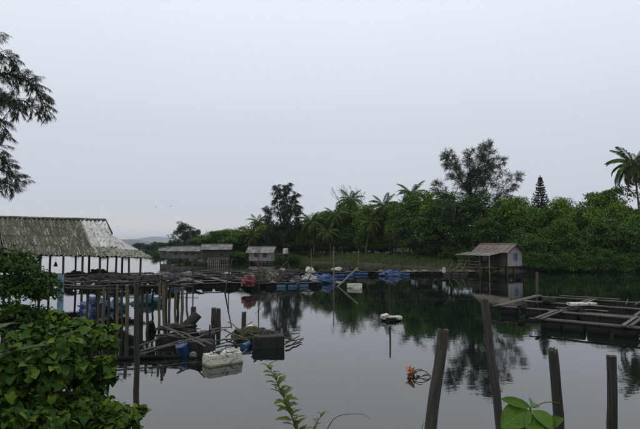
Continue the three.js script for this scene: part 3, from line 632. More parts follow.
  plank('rail', P(3.2, run - 0.22, 1.98), P(8.5, run - 0.22, 1.95), 0.08, 0.05, M.darkWood[2], t, 10);
  for (const s of [0, 1]) plank('joist', P(0.1, s ? run - 0.1 : -run + 0.3, deck - 0.1), P(8.7, s ? run - 0.1 : -run + 0.3, deck - 0.1), 0.16, 0.1, M.darkWood[0], t, 11);
  for (let w = -run + 0.2; w < run + 0.2; w += 0.27) plank('deck_board', P(0.1 + r() * 0.3, w, deck + r() * 0.02), P(8.6 + r() * 0.3, w, deck + r() * 0.02), 0.035, 0.22, pick(M.brownWood, r), t, Math.floor(r() * 4));
  plank('deck_board', P(0.2, run + 0.3, deck + 0.16), P(2.5, run + 0.35, deck + 0.1), 0.3, 0.04, M.paleWood[2], t, 12);
  // hanging bundle under the eave
  const bell = mesh('hanging_float', lathe([[0.01, 0.3], [0.05, 0.28], [0.08, 0.15], [0.13, 0.02], [0.12, 0], [0, 0]], 10), M.black, t); bell.position.copy(P(3.0, run - 0.5, 2.55));
  mesh('hanging_cord', tube([P(3.0, run - 0.5, 2.84), P(3.0, run - 0.5, 3.2)], 0.012, { radial: 4 }), M.rope, t);
}
// things on the pavilion deck
{
  const A = atDepth(-3, 218, 34), u = V(0.8, 0, -0.6), n = V(0.6, 0, 0.8), P = (s, w, y) => V(A.x + u.x * s + n.x * w, y, A.z + u.z * s + n.z * w);
  for (const [s, w, a, b, c, k] of [[4.4, 2.6, 0.9, 0.42, 0.7, 1], [6.2, 1.4, 0.7, 0.5, 0.6, 2], [2.6, 1.6, 0.8, 0.36, 0.6, 3]]) {
    const h = single('net_heap', heapGeo(a, b, c, k * 3), M.net[k % 3], 'dark heap of netting on the pavilion deck', 'net', 'nets piled on the pavilion deck'); h.position.copy(P(s, w, 1.645));
  }
}

// ---------------------------------------------------------------- floats
const drumGeo = lathe([[0, -0.44], [0.25, -0.44], [0.282, -0.425], [0.29, -0.4], [0.285, -0.37], [0.29, -0.16], [0.302, -0.145], [0.302, -0.12], [0.29, -0.105], [0.29, 0.105], [0.302, 0.12], [0.302, 0.145], [0.29, 0.16], [0.285, 0.37], [0.29, 0.4], [0.282, 0.425], [0.25, 0.44], [0.24, 0.425], [0, 0.425]], 16);
const bungGeo = lathe([[0, 0.445], [0.035, 0.445], [0.04, 0.43], [0.04, 0.42]], 8);
function drum(label, mat, pos, rot, scale = 1, group) {
  const t = thing('drum', label, 'drum', pos, 0, group); t.rotation.set(...rot); t.scale.setScalar(scale);
  mesh('barrel', drumGeo, mat, t);
  for (const s of [-1, 1]) { const b = mesh('bung', bungGeo, mat, t); b.position.x = s * 0.15; }
  return t;
}
// floating frame of walkways on drums: nx by nz cells
function raft(name, label, o, turn, xs, zs, { deck = 0.42, mats = M.greyWood, float = M.black, group, pw = 0.19, seed = 1, gap = 1.5, cat = 'raft', full = true, floats = null } = {}) {
  const r = mulberry(seed), t = thing(name, label, cat, V(o.x, 0, o.z), turn, group), W = xs[xs.length - 1], D = zs[zs.length - 1];
  zs.forEach((z) => {
    for (const k of full ? [-1, 1] : [0]) plank('plank', V(xs[0] - 0.25 - r() * 0.3, deck + (r() - 0.5) * 0.03, z + k * 0.13), V(W + 0.2 + r() * 0.4, deck + (r() - 0.5) * 0.03, z + k * 0.13 + (r() - 0.5) * 0.06), 0.05, pw, pick(mats, r), t, Math.floor(r() * 5));
    for (let x = xs[0] + 0.5; x < W; x += gap * (0.85 + 0.3 * r())) { const d = mesh('float_drum', drumGeo, floats ? pick(floats, r) : float, t); d.rotation.set(0, (r() - 0.5) * 0.12, Math.PI / 2); d.position.set(x, deck - 0.36 + (r() - 0.5) * 0.05, z + (r() - 0.5) * 0.06); }
  });
  xs.forEach((x) => { for (const k of full ? [-1, 1] : [0]) plank('cross_plank', V(x + k * 0.13, deck + 0.062 + (r() - 0.5) * 0.01, zs[0] - 0.2 - r() * 0.3), V(x + k * 0.13 + (r() - 0.5) * 0.06, deck + 0.062 + (r() - 0.5) * 0.01, D + 0.2 + r() * 0.3), 0.05, pw, pick(mats, r), t, Math.floor(r() * 5)); });
  return t;
}
// ---------------------------------------------------------------- cage raft on the right
{
  const e1 = V(0.77, 0, 0.64), turn = -Math.atan2(e1.z, e1.x);
  const O1 = onLevel(501, 306, 0.42), O2 = onLevel(541, 319, 0.42);
  // local x along e1 (towards the viewer and right), local -z along the other axis (away)
  raft('cage_raft', 'weathered timber fish cage raft lying on black drums, its corner beside the open water', O1, turn, [0, 3.4, 6.8, 10.2, 13.6, 17], [-7, -3.5, 0], { seed: 21, mats: M.greyWood, gap: 1.25, pw: 0.15 });
  raft('cage_raft', 'front timber cage raft with low black floats, nearest the row of driven posts', O2, turn, [0, 3.6, 7.2, 10.8, 14.4], [-3.1, 0], { seed: 22, mats: M.greyWood, gap: 1.0, pw: 0.15, deck: 0.44 });
  const r = mulberry(71), U = (a, b) => V(O1.x + e1.x * a + 0.64 * b, 0, O1.z + e1.z * a - 0.77 * b);
  for (let k = 0; k < 12; k++) {
    const a = r() * 14, b = pick([0, 3.5, 7], r), along = r() < 0.6, p = U(a, b + (r() - 0.5) * 0.5), q = along ? U(a + 2 + r() * 2.5, b + (r() - 0.5) * 0.5) : U(a + (r() - 0.5), b + 3 * (b < 5 ? 1 : -1));
    p.y = 0.56 + r() * 0.02; q.y = 0.56 + r() * 0.02;
    single('loose_pole', tube(line(p, q, 5, 0.04, k), 0.025 + r() * 0.015, { radial: 6, wob: 0.1, seed: k }), pick([...M.bamboo, ...M.greyWood], r), 'thin pole lying loose on the weathered cage raft', 'pole', 'loose poles on the weathered cage raft');
  }
  for (let k = 0; k < 7; k++) { const p = U(1 + r() * 13, pick([0, 3.5, 7], r)), h = single('net_heap', heapGeo(0.3 + 0.3 * r(), 0.12 + 0.14 * r(), 0.24, k + 140), pick(M.net, r), 'small dark net bundle on the weathered cage raft', 'net', 'net bundles on the weathered cage raft'); h.position.set(p.x, 0.48, p.z); h.rotation.y = r() * 3; }
  const c = onLevel(582, 303.5, 0.62), t = thing('foam_slab', 'long dirty white foam slab lying across the cage raft', 'foam slab', V(c.x, 0.51, c.z), 0.12);
  const g = timber(1.55, 0.16, 0.5, 4, 0.02); const s = mesh('slab', g, M.foam, t); s.position.y = 0.085;
  mesh('strap', timberOf(0.05, 0.175, 0.52, 3), M.rope, t).position.set(0.3, 0.086, 0);
}
// ---------------------------------------------------------------- rafts of the fish farm on the left
const FARM = 'fish farm rafts moored beyond the pavilion', L_FARM = 'dark plank fish farm raft moored beyond the pavilion';
const farmTurn = Math.atan2(7, 15);
const farm = [[-15.5, -43.5, [0, 2.6, 5.2, 7.8], [-7, -3.5, 0], 31], [-8.4, -46.5, [0, 2.6, 5.2], [-7.2, -3.6, 0], 32], [-22, -52, [0, 3, 6, 9], [-7, -3.5, 0], 33], [-12.5, -56, [0, 2.8, 5.6, 8.4], [-7, -3.5, 0], 34], [-5.6, -59, [0, 2.6, 5.2], [-6, -3, 0], 37], [-20, -45.5, [-3, 0, 3.2], [-5, -2.5, 0], 38]];
for (const [x, z, xs, zs, seed] of farm) {
  raft('cage_raft', L_FARM, V(x, 0, z), farmTurn, xs, zs, { seed, group: FARM, mats: [...M.brownWood, ...M.greyWood, M.darkWood[2]], floats: [M.black, M.black, M.black, M.black, M.black, M.net[1], M.blue[2]], gap: 1.3, pw: 0.24 });
  const r = mulberry(seed * 3), toW = (lx, lz) => V(x + Math.cos(farmTurn) * lx + Math.sin(farmTurn) * lz, 0.5, z - Math.sin(farmTurn) * lx + Math.cos(farmTurn) * lz);
  for (const zz of zs) for (let k = 0; k < 3; k++) {
    if (r() < 0.5) continue;
    const p = toW(lerp(xs[0], xs[xs.length - 1], r()), zz), s = 0.3 + r() * 0.35;
    const h = single('net_heap', heapGeo(s * 1.3, s * (0.3 + r() * 0.35), s * 0.8, k + seed), pick(M.net, r), 'low dark heap of netting on a fish farm raft', 'net', 'nets piled on the fish farm rafts'); h.position.set(p.x, 0.46, p.z); h.rotation.y = r() * 3;
  }
  for (let k = 0; k < 3; k++) {
    const p = toW(lerp(xs[0], xs[xs.length - 1], r()), pick(zs, r)), a = r() * 0.7 - 0.35 + farmTurn, l = 1.4 + r() * 2.2;
    const m = single('loose_pole', tube(line(V(-l, 0.02, 0), V(l, 0.05 + r() * 0.25, 0), 3, 0.05, k + seed), [0.05, 0.045, 0.035], { radial: 5 }), pick([...M.bamboo, ...M.greyWood], r), 'loose bamboo pole lying across a fish farm raft', 'pole', 'poles lying on the fish farm rafts'); m.position.set(p.x, 0.56, p.z); m.rotation.y = a;
  }
  for (let k = 0; k < 2; k++) { const p = toW(lerp(xs[0], xs[xs.length - 1], r()), pick(zs, r)); if (r() < 0.6) { const w = 0.5 + r() * 0.4, b = single('foam_box', timber(w, 0.28, 0.4, seed + k, 0.02), r() < 0.5 ? M.foam : M.white, 'small white foam box on a fish farm raft', 'box', 'foam boxes on the fish farm rafts'); b.position.set(p.x, 0.65, p.z); b.rotation.y = r() * 3; } }
}
// railed pen and jumble near the shacks
{ const p = onLevel(248.5, 285.5, 0.5), h = single('tarpaulin_bundle', heapGeo(0.6, 0.82, 0.55, 14, 0.3), M.red, 'faded red tarpaulin bundle standing on the fish farm raft', 'tarpaulin'); h.position.set(p.x, 0.46, p.z); }
// heap of broken timber and bundles right of the red drum
{
  const r = mulberry(66), c = onLevel(287, 281, 0.45);
  for (let k = 0; k < 15; k++) {
    const a = r() * 3.14, l = 1.1 + r() * 1.6, b = V(c.x + (r() - 0.5) * 5.5, 0.5, c.z + (r() - 0.5) * 4), up = 0.3 + r() * 1.7;
    single('broken_timber', tube(line(b, b.clone().add(V(Math.cos(a) * l, up, Math.sin(a) * 0.8)), 3, 0.08, k), [0.055, 0.045, 0.03], { radial: 5 }), pick([M.paleWood[2], ...M.greyWood, M.brownWood[1], M.bamboo[1]], r), 'tilted broken timber sticking out of the jumble beside the red bundle', 'timber', 'broken timbers beside the red bundle');
  }
  for (let k = 0; k < 5; k++) { const h = single('cloth_bundle', heapGeo(0.6 + r() * 0.5, 0.5 + r() * 0.4, 0.5, 60 + k), pick([M.white, M.net[2], M.foam, M.paleWood[0]], r), 'pale bundle of sheeting in the jumble beside the red bundle', 'bundle', 'bundles beside the red bundle'); h.position.set(c.x + (r() - 0.5) * 5, 0.46, c.z + (r() - 0.5) * 4); }
  raft('cage_raft', 'raft heaped with broken timber and pale bundles beside the red bundle', V(c.x - 3.2, 0, c.z + 2.6), 0.25, [0, 2.1, 4.2, 6.3], [-5, -2.5, 0], { seed: 67, mats: [...M.greyWood, ...M.brownWood], floats: [M.black, M.blue[2]], gap: 1.2, pw: 0.3 });
}
// slender poles standing by the rafts
const POLES = 'slender mooring poles among the rafts';
for (const [px, base, top, rad, lab, lean] of [[193, 296, 262, 0.05, 'slender dark mooring pole at the edge of the fish farm rafts', 0], [222.5, 293, 258, 0.06, 'slender dark mooring pole at the edge of the fish farm rafts', 0.02], [259, 291, 250, 0.05, 'slender dark mooring pole at the edge of the fish farm rafts', 0], [229, 281, 251, 0.05, 'slender dark mooring pole at the edge of the fish farm rafts', 0]]) {
  const b = onLevel(px, base), d = -b.z, t = atDepth(px, top, d); single('mooring_pole', tube(line(V(b.x, -1, b.z), V(t.x + lean * d, t.y, b.z), 4, 0.05, px), [rad * 1.1, rad, rad * 0.9, rad * 0.7], { radial: 6 }), M.brownWood[0], lab, 'pole', POLES);
}
for (const [px, base, top, rad] of [[311, 281, 249, 0.05], [333.5, 286, 246, 0.075], [358.5, 270, 248, 0.06]]) {
  const b = onLevel(px, base), t = atDepth(px, top, -b.z); single('bamboo_pole', tube(line(V(b.x, -1, b.z), V(t.x, t.y, b.z), 5, 0.06, px), [rad * 1.1, rad, rad * 0.9, rad * 0.8, rad * 0.6], { radial: 6 }), M.paleWood[2], 'tall pale bamboo pole standing in the water by the blue drums', 'pole', 'tall pale poles by the blue drums');
}
{ const a = onLevel(336, 286.5), b = atDepth(358, 268, -a.z + 1); single('slanting_pole', tube(line(a.clone().add(V(-0.2, -0.3, 0)), b, 4, 0.04, 2), 0.07, { radial: 6 }), M.paleWood[1], 'pale pole slanting up out of the water beside the white foam float', 'pole'); }
// line of rafts on blue drums below the grassy bank
const LINE = 'low rafts on blue drums below the grassy bank';
for (const [px0, py0, w, seed, turn] of [[297, 277, 6.4, 81, 0.1], [333, 275, 6.2, 82, -0.03], [372, 275.5, 5.6, 83, -0.1]]) {
  const o = onLevel(px0, py0);
  raft('cage_raft', 'low plank raft floating on blue drums below the grassy bank', o, turn, [0, w / 2, w], [-3, 0], { seed, group: LINE, mats: [...M.greyWood, ...M.darkWood, M.paleWood[2]], floats: [M.blue[0], M.blue[1], M.black, M.blue[2]], gap: 0.95, pw: 0.3, deck: 0.5 });
  const r = mulberry(seed);
  for (let k = 0; k < 4; k++) { const h = single('net_heap', heapGeo(0.5 + r() * 0.5, 0.3 + r() * 0.3, 0.4, seed + k), pick([...M.net, M.foam], r), 'small heap of net and floats on the blue drum rafts', 'net', 'net heaps on the blue drum rafts'); h.position.set(o.x + r() * w, 0.54, o.z - (r() < 0.5 ? 0 : 3)); }
}
{
  const o = onLevel(409, 275);
  raft('cage_raft', 'pale plank raft leading to the porch of the stilt hut', o, -0.02, [0, 2.2, 4.4, 6.6, 8.2], [-2.4, 0], { seed: 84, mats: [...M.paleWood, ...M.greyWood], floats: [M.black, M.net[2]], gap: 1.1, pw: 0.28, deck: 0.45 });
  const r = mulberry(5); const c = onLevel(444, 273, 0.5);
  const j = thing('jerrycan', 'small white jerrycan standing on the pale plank raft', 'jerrycan', V(c.x, 0.52, c.z)); const b = mesh('body', timber(0.32, 0.62, 0.3, 8, 0.02), M.white, j); b.position.y = 0.31; mesh('cap', lathe([[0, 0.72], [0.06, 0.72], [0.06, 0.6]], 8), M.white, j);
  for (let k = 0; k < 7; k++) { const p = V(o.x + 2 + r() * 6, 0.55, o.z - r() * 2.3), a = r() * 3; single('driftwood', tube(line(p, p.clone().add(V(Math.cos(a) * 1.3, 0.3 + r() * 1.2, Math.sin(a))), 4, 0.25, k), [0.06, 0.05, 0.04, 0.015], { radial: 5 }), pick([...M.paleWood, ...M.greyWood], r), 'crooked bleached branch propped on the pale plank raft', 'branch', 'bleached branches on the pale plank raft'); }
}
// bigger blue tarpaulin covered floats
for (const [px, py, sx, sy, lab] of [[321, 283, 1.5, 0.85, 'blue tarpaulin bundle floating beside the tall pale pole'], [391, 276, 1.3, 0.7, 'blue tarpaulin bundle at the end of the blue drum rafts']]) { const p = onLevel(px, py), h = single('tarpaulin_bundle', heapGeo(sx, sy, 0.8, px), M.blue[0], lab, 'tarpaulin'); h.position.set(p.x, -0.05, p.z); }

// foam floats
function foamBlock(name, label, p, l, h, w, turn, seed, dirty = true) {
  const t = thing(name, label, 'foam float', V(p.x, 0, p.z), turn);
  mesh('block', timber(l, h, w, seed, 0.03), M.foam, t).position.y = dirty ? h / 2 - 0.03 : h / 2 + 0.08;
  if (dirty) mesh('algae_skirt', timber(l + 0.012, 0.12, w + 0.012, seed, 0.0), M.foamAlgae, t).position.y = 0.03;
  return t;
}
foamBlock('foam_float', 'small white foam float drifting beside the slanting pole', onLevel(354.5, 288), 1.35, 0.42, 0.6, -0.05, 5);
{
  const p = onLevel(391, 320.5), t = foamBlock('foam_float', 'white foam float tied to a thin upright pole in open water', V(p.x + 0.1, 0, p.z), 0.9, 0.14, 0.4, 0.1, 6, false);
  const lump = mesh('float_lump', heapGeo(0.52, 0.2, 0.34, 6, 0.3), M.black, t); lump.position.set(-0.1, -0.04, 0.08);
  const chunk = mesh('foam_chunk', timber(0.34, 0.2, 0.34, 12, 0.04), M.foam, t); chunk.position.set(-0.42, 0.24, 0.04); chunk.rotation.set(0.1, 0.5, 0.15);
  const d = -p.z, q = atDepth(390.5, 282, d); single('mooring_pole', tube(line(V(q.x - 0.02, -1, -d - 0.3), V(q.x, q.y, -d - 0.3), 4, 0.03, 8), [0.055, 0.05, 0.045, 0.04], { radial: 6 }), M.darkWood[1], 'thin upright pole rising behind the white foam float in open water', 'pole');
}
// ---------------------------------------------------------------- shacks on the far shore
function gableHut(t, L, W, floor, wallTop, ridge, { wallMat = M.wall, roofMat = M.roofRed, over = 0.35, cols = 6, rows = 2, longMat = wallMat } = {}, seed = 1) {
  const r = mulberry(seed), nb = Math.max(4, Math.round(L / 0.42)), ng = Math.max(4, Math.round(W / 0.36));
  for (let i = 0; i < nb; i++) for (const s of [-1, 1]) { const x = -L / 2 + (i + 0.5) * L / nb; plank('wall_board', V(x, floor, s * W / 2), V(x, wallTop, s * W / 2), 0.03, L / nb - 0.012, pick(longMat, r), t, Math.floor(r() * 3)); }
  for (let i = 0; i < ng; i++) for (const s of [-1, 1]) { const z = -W / 2 + (i + 0.5) * W / ng, h = wallTop + (ridge - wallTop) * (1 - Math.abs(z) / (W / 2)) - 0.06; plank('wall_board', V(s * (L / 2 - 0.03), floor, z), V(s * (L / 2 - 0.03), h, z), 0.03, W / ng - 0.012, pick(wallMat, r), t, Math.floor(r() * 3)).rotateX(Math.PI / 2); }
  const ey = wallTop - over * (ridge - wallTop) / (W / 2) + 0.05;
  for (const s of [-1, 1]) slope(t, V(-L / 2 - over, ridge + 0.05, 0), V(L / 2 + over, ridge + 0.05, 0), V(L / 2 + over, ey, s * (W / 2 + over)), V(-L / 2 - over, ey, s * (W / 2 + over)), cols, rows, 0.2, 0.025, (j, i, q) => pick(roofMat, q), seed + s);
  mesh('ridge_cap', tube(line(V(-L / 2 - over, ridge + 0.1, 0), V(L / 2 + over, ridge + 0.1, 0), 3), 0.08, { radial: 6 }), roofMat[0], t);
  for (const s of [-1, 1]) for (const e of [-1, 1]) plank('barge_board', V(e * (L / 2 + over + 0.03), ridge + 0.03, 0), V(e * (L / 2 + over + 0.03), ey + 0.0, s * (W / 2 + over)), 0.14, 0.03, M.redWood[0], t, 1);
  plank('floor', V(-L / 2 - 0.05, floor - 0.06, 0), V(L / 2 + 0.05, floor - 0.06, 0), 0.1, W + 0.1, M.darkWood[0], t, 2);
}
function stilts(t, list, floor, rad, mats, seed) { const r = mulberry(seed); for (const [x, z] of list) mesh('stilt', tube(line(V(x + (r() - 0.5) * 0.1, -1.5, z), V(x, floor, z), 3, 0.04, seed + x), rad, { radial: 6, wob: 0.1, seed: x }), pick(mats, r), t); }
function windowOf(t, pos, w, h, turn, frameMat = M.greyWood[2]) {
  const g = new THREE.Group(); g.name = 'window'; g.position.copy(pos); g.rotation.y = turn; t.add(g);
  mesh('pane', timberOf(w, h, 0.02, 1), M.glass, g);
  for (const s of [-1, 1]) { plank('frame', V(-w / 2 - 0.05, s * (h / 2 + 0.03), 0.02), V(w / 2 + 0.05, s * (h / 2 + 0.03), 0.02), 0.06, 0.06, frameMat, g, 1); plank('frame', V(s * (w / 2 + 0.03), -h / 2, 0.024), V(s * (w / 2 + 0.03), h / 2, 0.024), 0.06, 0.06, frameMat, g, 2); }
  plank('mullion', V(0, -h / 2, 0.02), V(0, h / 2, 0.02), 0.04, 0.04, frameMat, g, 3);
}
// the stilt hut on the right
{
  const d = 67, c = atDepth(500.5, HORIZON, d), t = thing('stilt_hut', 'small stilt hut with rusty gabled roof and sagging porch standing in the river', 'hut', V(c.x, 0, -d - 1), -56.2 * Math.PI / 180);
  const L = 5.2, W = 3.1, fl = 1.15, wt = 3.0, ri = 3.92;
  gableHut(t, L, W, fl, wt, ri, { wallMat: M.wall, longMat: M.brownWood, roofMat: M.roofRed, cols: 7, rows: 2 }, 12);
  windowOf(t, V(L / 2 + 0.02, 2.35, -0.15), 0.7, 0.85, Math.PI / 2, M.paleBlue);
  windowOf(t, V(-0.9, 2.2, W / 2 + 0.03), 0.7, 0.8, 0);
  const dr = new THREE.Group(); dr.name = 'door'; dr.position.set(1.0, 0, W / 2 + 0.035); t.add(dr);
  for (let k = 0; k < 3; k++) plank('door_board', V(-0.27 + k * 0.27, fl + 0.03, 0), V(-0.27 + k * 0.27, fl + 1.75, 0), 0.03, 0.25, M.darkWood[k], dr, k);
  mesh('handle', timberOf(0.12, 0.03, 0.04, 2), M.black, dr).position.set(0.3, fl + 0.9, 0.03);
  stilts(t, [-2.5, -1.25, 0, 1.25, 2.5].flatMap((x) => [-1.45, 0, 1.45].map((z) => [x, z])), fl - 0.1, 0.085, [...M.darkWood, M.brownWood[1]], 3);
  // porch: lean-to roof, posts, floor, rails
  slope(t, V(-3.6, 2.9, W / 2 + 0.1), V(1.9, 2.9, W / 2 + 0.1), V(1.7, 2.48, W / 2 + 2.5), V(-3.9, 2.52, W / 2 + 2.5), 7, 1, 0.2, 0.025, (j, i, q) => pick(M.roofGrey, q), 14);
  const r = mulberry(6);
  for (const x of [-3.5, -1.7, 0, 1.5]) { mesh('porch_post', tube(line(V(x, -1.5, W / 2 + 2.25), V(x, 2.52, W / 2 + 2.25), 4, 0.05, x), 0.07, { radial: 6 }), x > 1 ? M.paleWood[0] : M.greyWood[1], t); }
  for (let z = W / 2 + 0.2; z < W / 2 + 2.4; z += 0.3) plank('porch_board', V(-3.7, fl - 0.2, z), V(1.7 + r() * 0.2, fl - 0.2, z), 0.04, 0.26, pick(M.greyWood, r), t, Math.floor(r() * 3));
  for (const y of [1.35, 1.75]) plank('rail', V(-3.6, y, W / 2 + 2.32), V(0.1, y - 0.05, W / 2 + 2.32), 0.08, 0.05, M.greyWood[0], t, 4);
  plank('brace', V(-3.5, 0.1, W / 2 + 2.2), V(-1.7, 0.9, W / 2 + 2.2), 0.07, 0.07, M.brownWood[0], t, 5);
  plank('brace', V(1.5, 0.2, W / 2 + 2.2), V(2.4, 0.95, 1.45), 0.07, 0.07, M.brownWood[1], t, 6);
  for (let k = 0; k < 4; k++) { const h = single('net_heap', heapGeo(0.5 + 0.2 * r(), 0.5, 0.4, 30 + k), pick(M.net, r), 'dark bundle of net stored on the porch of the stilt hut', 'net', 'bundles on the hut porch'); h.position.copy(t.localToWorld(V(0, 0, 0))); const th = t.rotation.y, lx = -3 + k * 1.2, lz = W / 2 + 1.1; h.position.set(t.position.x + Math.cos(th) * lx + Math.sin(th) * lz, fl - 0.175, t.position.z - Math.sin(th) * lx + Math.cos(th) * lz); }
}
{ const b = onLevel(537, 291), t = atDepth(537, 272, -b.z); single('mooring_post', tube(line(V(b.x, -1, b.z), V(t.x, t.y, b.z), 3, 0.03, 4), [0.12, 0.115, 0.11], { radial: 8, wob: 0.1 }), M.greyWood[1], 'short grey post standing in dark water beyond the cage raft', 'post'); }
// shacks to the left
function shack(label, px, d, L, W, floor, wallTop, ridge, turn, opt, seed) {
  const c = atDepth(px, HORIZON, d), t = thing('waterside_shack', label, 'shack', V(c.x, 0, -d), turn);
  gableHut(t, L, W, floor, wallTop, ridge, opt, seed);
  stilts(t, [-0.48, -0.16, 0.16, 0.48].flatMap((x) => [-0.46, 0.46].map((z) => [x * L, z * W])), floor - 0.1, 0.1, M.darkWood, seed);
  return t;
}
{
  let t = shack('small pale shack at the end of the waterside row', 166, 118, 2.6, 3, 0.8, 2.5, 3.0, 0.3, { wallMat: M.tinWall, roofMat: M.roofGrey, cols: 4 }, 41);
  windowOf(t, V(-0.3, 1.8, 1.54), 0.6, 0.6, 0);
  t = shack('pale walled waterside shack with low grey roof and two dark windows', 188, 112, 6.4, 4, 0.9, 2.6, 3.35, -0.18, { wallMat: M.tinWall, roofMat: M.roofGrey, over: 0.7, cols: 8 }, 42);
  for (const x of [-1.9, 0.6, 2.0]) windowOf(t, V(x, 1.9, 2.04), 0.8, 0.7, 0);
  t = shack('dark walled waterside shack with broad grey roof beside the white fence', 217, 106, 5.2, 4, 0.8, 3.0, 3.85, 0.12, { wallMat: M.darkWood, roofMat: M.roofGrey, over: 0.6, cols: 7 }, 43);
  windowOf(t, V(1.2, 1.9, 2.04), 0.8, 0.8, 0);
  t = shack('tin-roofed shack with pale lavender walls below the narrow she-oak', 262, 104, 4.6, 3.4, 0.6, 2.45, 3.35, -0.12, { wallMat: M.wall, roofMat: M.roofGrey, over: 0.6, cols: 6 }, 44);
  windowOf(t, V(-0.8, 1.7, 1.74), 0.7, 0.7, 0); windowOf(t, V(1.0, 1.7, 1.74), 0.6, 0.7, 0);
  t = shack('little grey shed half hidden behind grass on the far bank', 402, 108, 3.2, 2.4, 1.2, 2.4, 2.9, 0, { wallMat: M.tinWall, roofMat: M.roofGrey, cols: 4 }, 45);
  // white pale fence standing in the water
  const c = onLevel(218.5, 268), f = thing('pale_fence', 'open white pale fence standing in the water before the dark shack', 'fence', V(c.x, 0, c.z)), r = mulberry(3);
  for (let k = 0; k < 11; k++) { const x = lerp(-1.75, 1.75, k / 10); plank('pale', V(x, -0.8, 0), V(x, 1.7 + r() * 0.12, 0), 0.04, 0.07, M.paleWood[k % 2], f, k % 3); }
  for (const y of [0.5, 1.6]) plank('rail', V(-1.85, y, -0.06), V(1.85, y, -0.06), 0.07, 0.04, M.paleWood[1], f, 4);
  // water tank on a frame
  const k = atDepth(285.5, 252, 98), tk = thing('water_tank', 'pale water tank on a timber frame beside the tin-roofed shack', 'tank', V(k.x, 0, -98));
  mesh('tank', lathe([[0, 2.1], [0.5, 2.1], [0.52, 2.15], [0.52, 3.0], [0.48, 3.08], [0.2, 3.16], [0, 3.16]], 16), M.white, tk);
  for (const [x, z] of [[-0.5, -0.5], [0.5, -0.5], [-0.5, 0.5], [0.5, 0.5]]) plank('leg', V(x, -1.5, z), V(x, 2.05, z), 0.1, 0.1, M.brownWood[0], tk, 1);
  for (const z of [-0.5, 0.5]) plank('cross_bar', V(-0.75, 2.06, z), V(0.75, 2.06, z), 0.08, 0.1, M.brownWood[1], tk, 2);
}

// ---------------------------------------------------------------- old pier posts before the pavilion
const PIER = 'weathered pier posts before the pavilion';
{
  const r = mulberry(18);
  const list = [[87, 318, 291, 0], [98, 322, 288, 0], [104.5, 326, 287, 0], [109, 332, 290, 1], [117, 334, 286, 0], [121.5, 326, 289, 2], [127.5, 332, 285, 0], [142, 322, 287, 2], [153, 318, 290, 1], [187, 322, 293, 0], [147, 333, 292, 1], [158.5, 330, 283, 0], [163.5, 333, 285, 0], [166.5, 327, 281, 1], [169.5, 320, 287, 0], [175.5, 328, 290, 0], [178.5, 315, 292, 2], [182.5, 329, 287, 0], [97, 312, 286, 1], [115, 315, 284, 1]];
  for (const [px, base, top, m] of list) {
    const b = onLevel(px, base), t = atDepth(px, top, -b.z), rad = (0.05 + r() * 0.032);
    single('pier_post', tube(line(V(b.x + (r() - 0.5) * 0.15, -1.2, b.z), V(t.x + (r() - 0.5) * 0.06, t.y, b.z), 7, 0.05, px), [rad * 1.1, rad, rad * 1.05, rad * 0.95, rad, rad * 0.95, rad * 0.9], { radial: 9, wob: 0.16, seed: px, jag: 0.05 }), M.lichenWood[m], 'weathered lichen-stained pier post standing in the water before the pavilion', 'post', PIER);
  }
  // a few bars lashed across the heads
  for (const [x0, y0, x1, y1, d] of [[86, 287, 132, 285, 24], [150, 283, 186, 286, 25], [118, 283, 160, 280, 25]]) { single('cross_bar', tube(line(atDepth(x0, y0, d), atDepth(x1, y1, d - 0.3), 5, 0.06, x0), 0.045, { radial: 6, wob: 0.1 }), M.brownWood[2], 'thin bar lashed across the heads of the pier posts', 'bar', 'bars lashed across the pier posts'); }
}
// rickety jetty of sticks and boards on the pier posts
{
  const r = mulberry(29), a = atDepth(62, 283, 27), t = thing('jetty', 'rickety dark jetty of boards and sticks resting on the pier posts', 'jetty', V(a.x, 0, a.z));
  const Q = (px, py, d) => atDepth(px, py, d).sub(t.position);
  for (const [x0, y0, x1, y1, d] of [[56, 282, 128, 283, 25.5], [100, 281, 172, 283, 26], [70, 286, 140, 286, 25], [128, 285, 192, 287, 25.5], [60, 279, 110, 279.5, 28], [96, 278, 150, 279, 29], [140, 281, 188, 281, 28], [66, 288.5, 120, 289, 25], [118, 288, 168, 289, 26]]) mesh('bar', tube(line(Q(x0, y0, d), Q(x1, y1, d), 5, 0.1, x0 + y0), 0.035 + r() * 0.03, { radial: 6, wob: 0.1, seed: x0 }), pick([...M.darkWood, ...M.brownWood, M.greyWood[1]], r), t);
  for (let k = 0; k < 34; k++) { const px = 62 + k * 3.7 + r() * 2, y = 281 + r() * 3, b = Q(px, y, 25.2 + r() * 0.6), c = Q(px - 2 + r() * 4, y - 3.4, 29 + r() * 0.8); plank('board', b, c, 0.035, 0.14 + r() * 0.14, pick([...M.darkWood, ...M.brownWood, M.greyWood[1]], r), t, k % 5); }
  for (let k = 0; k < 12; k++) { const px = 58 + r() * 130, d = 25 + r() * 4; mesh('stick', tube(line(Q(px, 285 + r() * 6, d), Q(px + (r() - 0.5) * 12, 272 + r() * 8, d), 4, 0.08, k), 0.025, { radial: 5 }), pick([...M.darkWood, M.greyWood[0]], r), t); }
}
for (let k = 0; k < 7; k++) { const r = mulberry(k + 300), p = atDepth(66 + k * 17, 281.5, 26.8), h = single('net_heap', heapGeo(0.5 + 0.4 * r(), 0.16 + 0.2 * r(), 0.4, k + 50), pick(M.net, r), 'flat dark heap of netting on the rickety jetty', 'net', 'nets on the rickety jetty'); h.position.copy(p); }
